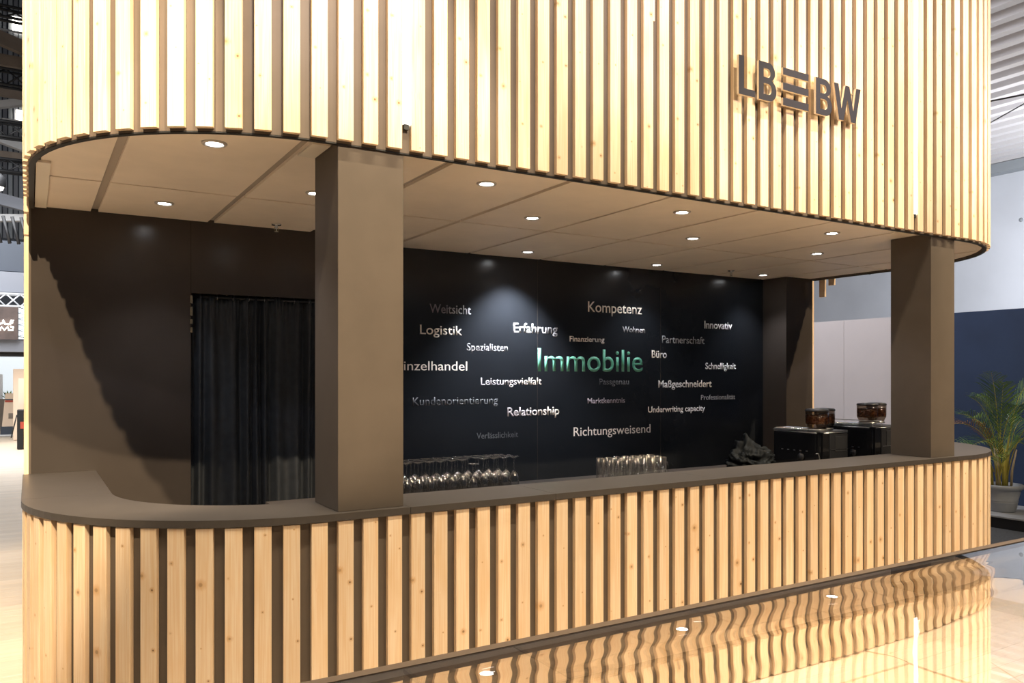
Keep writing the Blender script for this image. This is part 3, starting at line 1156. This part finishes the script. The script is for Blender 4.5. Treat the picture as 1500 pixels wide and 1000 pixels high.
def machine(name, lab, x0, x1, y0, y1, ztop, hoppers, dz_hop, rail):
    t = thing(name, lab, 'coffee machine', (x0, y0, ZW))
    W_, D_, H_ = x1 - x0, y1 - y0, ztop - ZW
    for fx in (0.03, W_ - 0.03):
        for fy in (0.04, D_ - 0.04):
            bm = bmesh.new(); lathe(bm, [(0, 0), (0.016, 0), (0.016, 0.02), (0, 0.02)], 12, (fx, fy, 0)); link('foot', bm, M['satin_black'], t)
    bm = bmesh.new()
    box(bm, 0, W_, 0, D_, 0.02, H_ - 0.012)
    bmesh.ops.bevel(bm, geom=[e for e in bm.edges if abs(e.verts[0].co.z - e.verts[1].co.z) > 0.01], offset=0.022, segments=5, affect='EDGES')
    for f in bm.faces: f.smooth = False
    link('body', bm, M['gloss_black'], t)
    B('top_cover', 0.004, W_ - 0.004, 0.004, D_ - 0.004, H_ - 0.012, H_, M['satin_black'], t, 0.003)
    bm = bmesh.new()
    tube(bm, [(0.0, 0.03, H_ - 0.012), (0.0, D_ - 0.02, H_ - 0.012)], 0.0035, 6)
    tube(bm, [(0.03, -0.0005, H_ - 0.012), (W_ - 0.02, -0.0005, H_ - 0.012)], 0.0035, 6)
    tag(link('top_trim', bm, M['steel'], t), 'thin steel edge trim')
    B('rear_panel', 0.085, W_ - 0.02, -0.004, 0.001, 0.06, H_ - 0.02, M['satin_black'], t, 0.001)
    B('service_hatch', 0.14, W_ - 0.035, -0.006, -0.0035, H_ - 0.14, H_ - 0.035, M['screen'], t, 0.001)
    B('trim_line', 0.10, W_ - 0.02, -0.006, -0.0035, 0.135, 0.138, M['steel'], t)
    B('side_panel', -0.003, 0.001, 0.04, D_ - 0.03, 0.05, H_ - 0.02, M['gloss_black'], t, 0.001)
    bm = bmesh.new()
    for k in range(5):
        box(bm, -0.005, -0.0025, 0.10 + k * 0.05, 0.115 + k * 0.05, 0.122, 0.128)
    link('side_buttons', bm, M['steel'], t)
    bm = bmesh.new()
    lathe(bm, [(0, 0), (0.024, 0.002), (0.026, 0.01), (0.0, 0.012)], 18)
    bmesh.ops.rotate(bm, verts=bm.verts[:], cent=(0, 0, 0), matrix=Matrix.Rotation(-PI / 2, 3, 'Y'))
    bmesh.ops.translate(bm, verts=bm.verts[:], vec=(-0.002, 0.15, 0.085))
    link('side_knob', bm, M['screen'], t)
    # cup tray grille
    tr = B('cup_tray', 0.012, W_ * 0.5, D_ * 0.30, D_ - 0.012, H_, H_ + 0.006, M['steel'], t, 0.001)
    bm = bmesh.new()
    for k in range(14):
        yy = D_ * 0.32 + k * (D_ * 0.62) / 13
        tube(bm, [(0.015, yy, H_ + 0.009), (W_ * 0.5 - 0.004, yy, H_ + 0.009)], 0.002, 5)
    link('tray_bar', bm, M['chrome'], t)
    for k, (hx, hy, hr) in enumerate(hoppers):
        e = hr
        bm = bmesh.new()
        pr = [(e * 0.78, 0.0), (e * 0.80, 0.012), (e * 0.98, 0.035), (e, 0.05), (e, 0.118)]
        inn = [(e - 0.002, 0.118), (e - 0.002, 0.05), (e * 0.98 - 0.002, 0.036), (e * 0.8 - 0.002, 0.013), (e * 0.78 - 0.002, 0.0)]
        lathe(bm, [(r, z) for r, z in pr + inn + [pr[0]]], 28, (hx, hy, H_ + dz_hop))
        hop = link('bean_hopper', bm, M['smoke'], t, True)
        bm = bmesh.new()
        lathe(bm, [(0, 0), (e * 0.84, 0), (e * 0.84, 0.010), (e * 0.5, 0.014), (0, 0.014)], 28, (hx, hy, H_ + dz_hop - 0.009))
        link('hopper_collar', bm, M['steel'], hop, True)
        bm = bmesh.new()
        lathe(bm, [(0, 0.118), (e + 0.002, 0.118), (e + 0.002, 0.127), (e * 0.9, 0.134), (e * 0.4, 0.136), (0, 0.136)], 28, (hx, hy, H_ + dz_hop))
        link('hopper_lid', bm, M['satin_black'], hop, True)
        bm = beans_bm(e - 0.006, 0.036, 0.095, 240, k + 3)
        bmesh.ops.translate(bm, verts=bm.verts[:], vec=(hx, hy, H_ + dz_hop))
        tag(link('coffee_beans', bm, M['bean'], hop, True), kind='stuff')
    if rail:
        bm = bmesh.new()
        tube(bm, [(0.02, 0.02, H_), (0.02, 0.02, H_ + 0.035), (0.02, D_ - 0.02, H_ + 0.035), (0.02, D_ - 0.02, H_)], 0.003, 6)
        tube(bm, [(0.02, 0.02, H_ + 0.035), (0.12, 0.02, H_ + 0.035), (0.12, 0.02, H_)], 0.003, 6)
        link('cup_rail', bm, M['steel'], t)
    return t


machine('coffee_machine', 'left glossy black coffee machine with two smoked bean hoppers on top', 4.41, 4.70, 3.41, 3.81, 1.245,
        ((0.085, 0.095, 0.074), (0.215, 0.135, 0.066)), 0.009, False)
machine('coffee_machine', 'right glossy black coffee machine with a cup rail, partly behind the right column', 4.96, 5.26, 3.41, 3.81, 1.262,
        ((0.095, 0.11, 0.070), (0.225, 0.13, 0.066)), 0.02, True)
t = thing('small_tumbler', 'small clear tumbler standing between the two coffee machines', 'glass', (4.93, 3.62, ZW))
bm = bmesh.new(); lathe(bm, [(0, 0), (0.022, 0), (0.028, 0.055), (0.0265, 0.055), (0.021, 0.004), (0, 0.004)], 18); link('tumbler_body', bm, M['glass'], t, True)
bm = bmesh.new(); tube(bm, [(3.955 + 0.43, 3.40, ZW), (4.385, 3.40, ZW + 0.09), (4.375, 3.40, ZW + 0.12), (4.35, 3.40, ZW + 0.12)], 0.004, 8)
tag(link('steel_milk_pipe', bm, M['steel'], None), 'thin steel pipe standing left of the coffee machine', 'pipe')

# ------------------------------------------------------------------ glossy high table in the foreground
TB = thing('high_table', 'glossy bronze mirror-topped high table in the right foreground', 'table', (0.0, 0.0, 0.0))
B('table_top', 0.05, 2.3, 0.10, 0.626, 1.340, 1.362, M['table'], TB)
bm = bmesh.new()
box(bm, 0.045, 2.305, 0.6265, 0.638, 1.336, 1.363)
tag(link('edge_band', bm, M['table_edge'], TB), 'brown edge band')
B('apron', 0.10, 2.25, 0.10, 0.14, 1.26, 1.3395, M['satin_black'], TB)
for lx in (0.2, 2.1):
    B('leg', lx, lx + 0.05, 0.10, 0.14, 0.012, 1.26, M['satin_black'], TB, 0.003)
    B('foot_plate', lx - 0.05, lx + 0.10, 0.0, 0.30, 0.0, 0.012, M['satin_black'], TB, 0.002)

# ------------------------------------------------------------------ hall on the right
XW = 9.65
ST = thing('low_stage', 'low grey platform with a black riser along the right wall', 'platform', (8.73, 0, 0))
B('deck', 0, 0.915, -2, 12.5, 0.115, 0.13, M['stage'], ST)
B('riser', 0.01, 0.03, -2, 12.5, 0.0, 0.1145, M['stage_side'], ST)
tag(B('floor_carpet', 6.6, 8.73, -4, 14, -0.011, 0.004, M['carpet']), kind='structure')
PW = bpy.data.objects.new('wall_right', None)
C.objects.link(PW)
tag(PW, kind='structure')
for y0, y1, m_ in ((-0.2, 1.0, 'navy_panel'), (1.0, 2.2, 'navy_panel'), (2.2, 3.4, 'navy_panel'), (3.4, 4.6, 'navy_panel'), (4.6, 5.85, 'navy_panel'), (5.85, 7.085, 'white_panel'), (7.085, 8.32, 'white_panel'), (8.32, 9.55, 'white_panel'), (9.55, 10.8, 'white_panel')):
    B('wall_panel', XW, XW + 0.05, y0 + 0.002, y1 - 0.002, 0.13, 2.376, M[m_], PW)
# concrete hall wall with anchor holes
HW = tag(B('wall_hall', 18.2, 18.5, -6, 40, 0, 6.3, M['concrete']), kind='structure')
for y, z in ((10.2, 2.75), (11.2, 3.4), (12.6, 4.2), (9.0, 4.95), (13.7, 2.9), (16.7, 3.5), (10.9, 5.2), (14.9, 4.9)):
    bm = bmesh.new()
    lathe(bm, [(0, 0), (0.035, 0), (0.045, 0.01), (0.03, 0.02), (0, 0.016)], 12)
    bmesh.ops.rotate(bm, verts=bm.verts[:], cent=(0, 0, 0), matrix=Matrix.Rotation(-PI / 2, 3, 'Y'))
    o = link('anchor', bm, M['clad'], HW)
    o.location = (18.2, y, z)
# corrugated roof: one folded sheet per ridge
bm = bmesh.new()
RF = bpy.data.objects.new('ceiling_hall', None)
C.objects.link(RF)
tag(RF, kind='structure')
bm = bmesh.new()
prof = [(0, 0.0), (0.13, 0.0), (0.17, 0.16), (0.36, 0.16), (0.40, 0.0), (0.42, 0.0)]
for a, b in zip(prof, prof[1:]):
    vs = [bm.verts.new((a[0], -4, a[1])), bm.verts.new((b[0], -4, b[1])), bm.verts.new((b[0], 40, b[1])), bm.verts.new((a[0], 40, a[1]))]
    bm.faces.new(vs)
bmesh.ops.remove_doubles(bm, verts=bm.verts[:], dist=1e-5)
cm = bpy.data.meshes.new('corrugated_sheet'); bm.to_mesh(cm); bm.free(); cm.materials.append(M['corr'])
for i in range(26):
    o = bpy.data.objects.new('corrugated_sheet', cm)
    C.objects.link(o)
    o.parent = RF
    o.location = (7.4 + i * 0.42, 0, 6.21)
B('edge_beam', 17.9, 18.2, -4, 40, 6.0, 6.2, M['clad'], RF)
for pts, lab in ((((7.2, 0.5, 4.85), (16, 11, 5.75)), 'thin grey cable running nearly level across the hall roof'),
                 (((7.6, 4.6, 4.2), (15, 3.5, 6.2)), 'thin grey diagonal cable under the corrugated roof')):
    bm = bmesh.new(); tube(bm, pts, 0.009, 6)
    tag(link('hanging_cable', bm, M['cable'], None), lab, 'cable')

# ------------------------------------------------------------------ potted palm
PP = thing('potted_palm', 'potted palm with feathery green fronds in front of the navy wall', 'plant', (9.112, 4.704, 0.13))
bm = bmesh.new()
lathe(bm, [(0, 0.0), (0.122, 0.0), (0.128, 0.010), (0.132, 0.018), (0.150, 0.10), (0.153, 0.105), (0.150, 0.112), (0.152, 0.118), (0.156, 0.123), (0.153, 0.130), (0.176, 0.225), (0.180, 0.232),
           (0.180, 0.242), (0.202, 0.252), (0.208, 0.275), (0.200, 0.296), (0.186, 0.296), (0.176, 0.262), (0, 0.262)], 40)
link('pot', bm, M['pot'], PP, True)
bm = bmesh.new(); lathe(bm, [(0, 0.27), (0.17, 0.264), (0.176, 0.255), (0, 0.25)], 24); link('soil', bm, M['soil'], PP)
rp = random.Random(21)
fr_n = 0


def frond(az, reach, height, droop, dry=False, base_r=0.04, wide=0.30):
    """arching stem with two rows of narrow leaflets"""
    ba = rp.random() * 2 * PI
    b0 = Vector((base_r * math.cos(ba), base_r * math.sin(ba), 0.26))
    d = Vector((math.cos(az), math.sin(az), 0))
    if d.x > 0.1: reach = min(reach, 0.30 / d.x)
    pts = []
    N = 22
    for i in range(N + 1):
        t = i / N
        p = b0 + d * (reach * (0.25 * t + 0.75 * t ** 2.2)) + Vector((0, 0, height * (1.25 * t - 0.25 * t * t) - droop * max(0, t - 0.45) ** 2 * 2.4))
        pts.append(p)
    bm = bmesh.new()
    tube(bm, pts, 0.004, 5, [0.0075 * (1 - 0.8 * i / N) for i in range(N + 1)], 1)
    side = Vector((-d.y, d.x, 0))
    start = 0.42
    NL = 21
    for k in range(NL):
        t = start + (1 - start) * k / (NL - 1)
        f = t * N
        i = min(int(f), N - 1)
        p = pts[i].lerp(pts[i + 1], f - i)
        tg = (pts[i + 1] - pts[i]).normalized()
        L = wide * math.sin(PI * (0.18 + 0.78 * (k / (NL - 1)))) * rp.uniform(0.85, 1.1)
        for s in (-1, 1):
            dr = (side * s * 0.85 + tg * 0.75 + Vector((0, 0, 0.28 + rp.uniform(-0.12, 0.12)))).normalized()
            wv = (tg - dr * tg.dot(dr)).normalized() * 0.0046
            q1 = p + dr * L * 0.45
            q2 = p + dr * L * 0.8 + Vector((0, 0, -0.07 * L))
            q3 = p + dr * L + Vector((0, 0, -0.22 * L))
            a = [bm.verts.new(p - wv * 0.4), bm.verts.new(p + wv * 0.4)]
            b = [bm.verts.new(q1 - wv), bm.verts.new(q1 + wv)]
            c = [bm.verts.new(q2 - wv * 0.7), bm.verts.new(q2 + wv * 0.7)]
            e = bm.verts.new(q3)
            bm.faces.new((a[0], a[1], b[1], b[0]))
            bm.faces.new((b[0], b[1], c[1], c[0]))
            bm.faces.new((c[0], c[1], e))
    o = link('frond', bm, None, PP, mats=[M['leaf_dry'] if dry else M['leaf'], M['stem']])
    return o


# view from the bar: image left is roughly direction (-0.5, 0.86)... the camera's left
LFT = math.atan2(0.856, -0.517) + 0.45
fronds = [(LFT + 0.9, 0.50, 1.33, 0.10, False), (LFT - 0.1, 0.30, 1.16, 0.25, False), (LFT + 0.25, 0.62, 0.92, 0.30, True), (LFT + PI, 0.35, 1.18, 0.2, False),
          (LFT + 0.5, 0.55, 0.74, 0.35, False), (LFT + PI + 0.4, 0.62, 0.95, 0.3, False), (LFT + PI - 0.5, 0.55, 1.1, 0.3, False), (LFT + 1.6, 0.35, 1.05, 0.2, False),
          (LFT - 1.3, 0.45, 0.95, 0.3, False), (LFT + PI + 0.1, 0.75, 0.7, 0.35, False), (LFT - 0.5, 0.5, 0.62, 0.3, False), (LFT + 2.4, 0.6, 0.85, 0.3, False),
          (LFT + PI - 0.2, 0.28, 1.38, 0.25, False), (LFT + 0.1, 0.45, 1.02, 0.3, False), (LFT + 0.7, 0.70, 0.55, 0.35, False), (LFT - 0.9, 0.32, 1.2, 0.3, False),
          (LFT + PI + 0.8, 0.45, 0.6, 0.25, False), (LFT + 1.2, 0.25, 1.25, 0.15, False)]
for az, re_, h_, dr_, dry in fronds:
    f = frond(az, re_, h_, dr_, dry)
    if dry: tag(f, 'frond turning brown and dry')
for k in range(7):
    a = k * 0.9 + 0.3
    bm = bmesh.new()
    r0 = 0.05 + 0.02 * (k % 3)
    tube(bm, [(r0 * math.cos(a), r0 * math.sin(a), 0.25), (r0 * 1.1 * math.cos(a), r0 * 1.1 * math.sin(a), 0.45), (r0 * 1.6 * math.cos(a), r0 * 1.6 * math.sin(a), 0.68)], 0.01, 7, [0.014, 0.012, 0.007])
    link('cane', bm, M['cane'] if k % 2 else M['stem'], PP)

# ------------------------------------------------------------------ hall on the left, seen in the narrow strip beside the stand
WH = tag(B('wall_far', -6, 3, 33.0, 33.3, 0, 16, M['dark_grey']), kind='structure')
RB = bpy.data.objects.new('wall_cladding', None)
C.objects.link(RB)
tag(RB, kind='structure')
for i in range(34):
    B('cladding_panel', -4 + i * 0.16, -3.88 + i * 0.16, 32.9 - (0.05 if i % 3 == 0 else 0), 33.0, 6.4, 16, M['clad'] if i % 2 else M['mid_grey'], RB)


def zy(y, Y):     # height at depth Y for a given drop below the eye line (fraction of depth)
    return EYE + y * Y


def lattice(name, y, z0, z1, m_, lab, x0=-3.2, x1=0.4, r=0.035, step=0.45):
    t = thing(name, lab, 'truss', (0, y, z0))
    for z in (0, z1 - z0):
        for dy in (0, 0.25):
            bm = bmesh.new(); tube(bm, [(x0, dy, z), (x1, dy, z)], r, 6); link('chord', bm, m_, t)
    n = int((x1 - x0) / step)
    for i in range(n):
        a, b = x0 + i * step, x0 + (i + 1) * step
        bm = bmesh.new()
        tube(bm, [(a, 0, 0), (b, 0, z1 - z0)], r * 0.6, 5)
        tube(bm, [(b, 0, 0), (a, 0, z1 - z0)], r * 0.6, 5)
        link('cross_brace', bm, m_, t)


def rel(py, Y):   # eye-relative slope table worked out beforehand
    return EYE + (550.0 - py) * (Y / 1.185) / 1169.0


Y1 = 24.0
lattice('black_truss', 22.0, rel(24, 22), rel(8, 22), M['truss_black'], 'black lattice truss at the very top left')
lattice('black_truss', 23.0, rel(123, 23), rel(100, 23), M['truss_black'], 'upper black lattice truss left of the canopy, below the first window')
lattice('black_truss', 24.0, rel(199, 24), rel(177, 24), M['truss_black'], 'middle black lattice truss left of the canopy, below the second window')
lattice('black_truss', 25.0, rel(250, 25), rel(232, 25), M['truss_black'], 'lowest black lattice truss left of the canopy, above the lamp')
lattice('white_truss', 23.0, rel(448, 23), rel(430, 23), M['truss_white'], 'bright aluminium truss above the brown sign', r=0.03, step=0.3)
for py0, py1, Y, m_, sl, lab in ((70, 50, 28, 'beam', -0.30, 'sloping brown roof beam under the first lit window'), (95, 79, 28.5, 'beam', 0, 'level brown roof beam'),
                         (139, 127, 29, 'beam', 0, 'narrow brown roof beam below the upper black truss'), (152, 142, 29.5, 'pale_beam', 0.3, 'pale sloping roof beam above the second window'),
                         (214, 202, 29, 'pale_beam', -0.3, 'pale sloping roof beam below the middle truss'), (232, 221, 29.5, 'beam', 0, 'brown roof beam above the lowest truss'),
                         (303, 286, 27, 'mid_grey', -0.2, 'grey girder below the lamp'), (322, 312, 27.5, 'pale_beam', 0.1, 'pale thin girder above the dark louvres')):
    bm = bmesh.new()
    z0, z1 = rel(py0, Y), rel(py1, Y)
    v = box(bm, -3.2, 0.4, 0, 0.25, z0, z1)
    for q in v:
        q.co.z += (q.co.x + 0.4) * sl
    o = link('roof_beam', bm, M[m_]); o.location = (0, Y, 0)
    tag(o, lab, 'beam')
for nm, x0, x1, p0, p1 in (('window_1', -0.52, -0.24, 42, 21), ('window_2', -0.42, -0.20, 173, 158)):
    t = bpy.data.objects.new(nm, None)
    C.objects.link(t)
    t.location = (0, 32.75, 0)
    tag(t, kind='structure')
    B('pane', x0, x1, 0, 0.03, rel(p0, 32.75), rel(p1, 32.75), M['window'], t)
    B('sill', x0 - 0.4, x1 + 0.1, -0.05, 0.04, rel(p0 + 2.5, 32.75), rel(p0 + 0.5, 32.75), M['pale_beam'], t)
t = thing('hall_lamp', 'round bright hall lamp at the left picture edge below the trusses', 'lamp', (-0.66, 22.0, rel(274, 22)))
bm = bmesh.new(); lathe(bm, [(0, -0.1), (0.12, -0.08), (0.15, 0), (0.12, 0.06), (0, 0.08)], 20); link('lens', bm, M['window'], t, True)
bm = bmesh.new(); lathe(bm, [(0.16, -0.02), (0.19, 0.02), (0.19, 0.20), (0.1, 0.3), (0, 0.32)], 20); link('housing', bm, M['truss_black'], t, True)
# dark bulkhead with louvres, grey fascia
for i in range(6):
    bm = bmesh.new()
    tube(bm, [(-0.85 + i * 0.17, 21.0, rel(316, 21)), (-0.72 + i * 0.17, 21.0, rel(356, 21))], 0.035, 6)
    tag(link('dark_louvre', bm, M['truss_black']), 'slanted dark louvre bar above the navy bulkhead, left edge', 'bar', 'slanted louvre bars')
tag(B('navy_bulkhead', -3, 0.4, 23.5, 23.8, rel(397, 23.5), rel(352, 23.5), M['dark_grey'], None, 0.01), 'dark navy bulkhead behind the stand on the left', 'bulkhead')
tag(B('grey_fascia', -3, 0.4, 23.3, 23.6, rel(428, 23.3), rel(397.5, 23.3), M['mid_grey'], None, 0.01), 'grey fascia above the aluminium truss', 'fascia')
# sign with glowing lettering
t = thing('hanging_sign', 'brown sign board with glowing script at the left edge', 'sign', (0, 22.5, 0))
B('sign_board', -3, -0.245, 0, 0.08, rel(497, 22.5), rel(449, 22.5), M['sign'], t)
zc_ = rel(476, 22.5)
bm = bmesh.new()
for q in ([(-0.70, 0.05), (-0.62, 0.02), (-0.55, 0.05), (-0.55, 0.12), (-0.50, 0.02), (-0.42, 0.02), (-0.36, 0.06), (-0.34, 0.12), (-0.38, 0.12), (-0.40, 0.05)],
          [(-0.70, -0.10), (-0.60, -0.12), (-0.58, -0.04), (-0.52, -0.12), (-0.45, -0.04), (-0.43, -0.12), (-0.35, -0.12), (-0.34, -0.04), (-0.40, -0.03)]):
    tube(bm, [(x, -0.03, zc_ + z) for x, z in q], 0.02, 6)
tag(link('glowing_script', bm, M['neon'], t), 'glowing cream script')
t = thing('zigzag_screen', 'white panel with black zigzag lacing beside the brown sign', 'screen', (0, 22.6, 0))
B('panel', -0.235, 0.3, 0, 0.05, rel(496, 22.6), rel(449, 22.6), M['bright'], t)
za, zb_ = rel(496, 22.6), rel(449, 22.6)
bm = bmesh.new()
tube(bm, [(-0.235 if k % 2 else -0.02, -0.02, za + (zb_ - za) * k / 11) for k in range(12)], 0.014, 5)
link('black_lacing', bm, M['truss_black'], t)
tag(B('grey_valance', -3, 0.4, 22.7, 22.9, rel(515, 22.7), rel(497.5, 22.7), M['mid_grey'], None, 0.005), 'grey band under the brown sign', 'fascia')
tag(B('dark_valance', -3, 0.4, 22.9, 23.1, rel(522, 22.9), rel(515.5, 22.9), M['truss_black'], None, 0.005), 'dark strip under the grey band', 'fascia')
# bright room behind
tag(B('wall_showroom', -3, 0.4, 30.0, 30.1, 0, rel(520, 30), M['bright']), kind='structure')
t = thing('showroom_panel', 'pale blue glass partition in the bright room at the left edge', 'partition', (0, 28.5, 0))
B('glass_leaf', -1.2, -0.70, 0, 0.04, 0.8, rel(548, 28.5), M['white'], t)
B('low_wall', -1.2, -0.1, -0.1, 0.05, 0.0, rel(584, 28.5), M['beam'], t)
t = thing('leafy_plant', 'small green leafy plant behind the brochure totem', 'plant', (-0.55, 28.47, rel(584, 28.5) + 0.001))
rq = random.Random(5)
for k in range(26):
    a = rq.random() * 2 * PI
    L = rq.uniform(0.15, 0.36)
    d = Vector((math.cos(a), math.sin(a), rq.uniform(0.2, 1.4))).normalized()
    bm = bmesh.new()
    sdv = d.cross(Vector((0, 0, 1))).normalized() * 0.04
    vs = [bm.verts.new((0, 0, 0)), bm.verts.new(d * L * 0.5 - sdv), bm.verts.new(d * L), bm.verts.new(d * L * 0.5 + sdv)]
    vs2 = [bm.verts.new(v.co + Vector((0, 0, 0.004))) for v in vs]
    bm.faces.new(vs); bm.faces.new(vs2[::-1])
    for i in range(4): bm.faces.new((vs[i], vs[(i + 1) % 4], vs2[(i + 1) % 4], vs2[i]))
    link('leaf', bm, M['leaf'], t)
t = thing('brochure_totem', 'cream brochure totem with a red stripe on a grey foot', 'totem', (-0.47, 25.3, 0))
B('foot_plate', -0.28, 0.32, -0.2, 0.25, 0, 0.04, M['pale_beam'], t)
B('dark_base', -0.2, 0.16, -0.05, 0.12, 0.04, 0.25, M['dark_grey'], t)
bm = bmesh.new()
v = box(bm, -0.17, 0.17, -0.04, 0.08, 0.25, 1.14)
for q in v: q.co.x += (q.co.z - 0.25) * 0.09
link('upright_board', bm, M['cream'], t)
B('red_stripe', -0.10, 0.24, -0.05, -0.038, 0.90, 0.95, M['red'], t)
B('pocket', -0.02, 0.10, -0.05, -0.038, 0.46, 0.60, M['beam'], t)
B('dark_slot', -0.10, 0.24, -0.05, -0.038, 0.955, 0.985, M['dark_grey'], t)
tag(B('cream_partition', -0.36, 0.4, 23.5, 23.6, 0, rel(540, 23.5), M['cream'], None, 0.01), 'tall cream partition left of the stand corner', 'partition')
t = thing('dark_stand', 'narrow dark stand with an open flap beside the stand corner', 'stand', (-0.24, 20.5, 0))
B('cabinet', 0, 0.6, 0, 0.4, 0, 0.86, M['truss_black'], t, 0.01)
B('red_label', 0.06, 0.2, -0.01, -0.001, 0.45, 0.6, M['red'], t)
bm = bmesh.new(); tube(bm, [(-0.005, 0.1, 0.75), (-0.11, 0.1, 0.25)], 0.012, 6); link('flap', bm, M['truss_black'], t)
B('framed_poster', 0.02, 0.6, 0.42, 0.45, 0.95, 1.55, M['cream'], t)
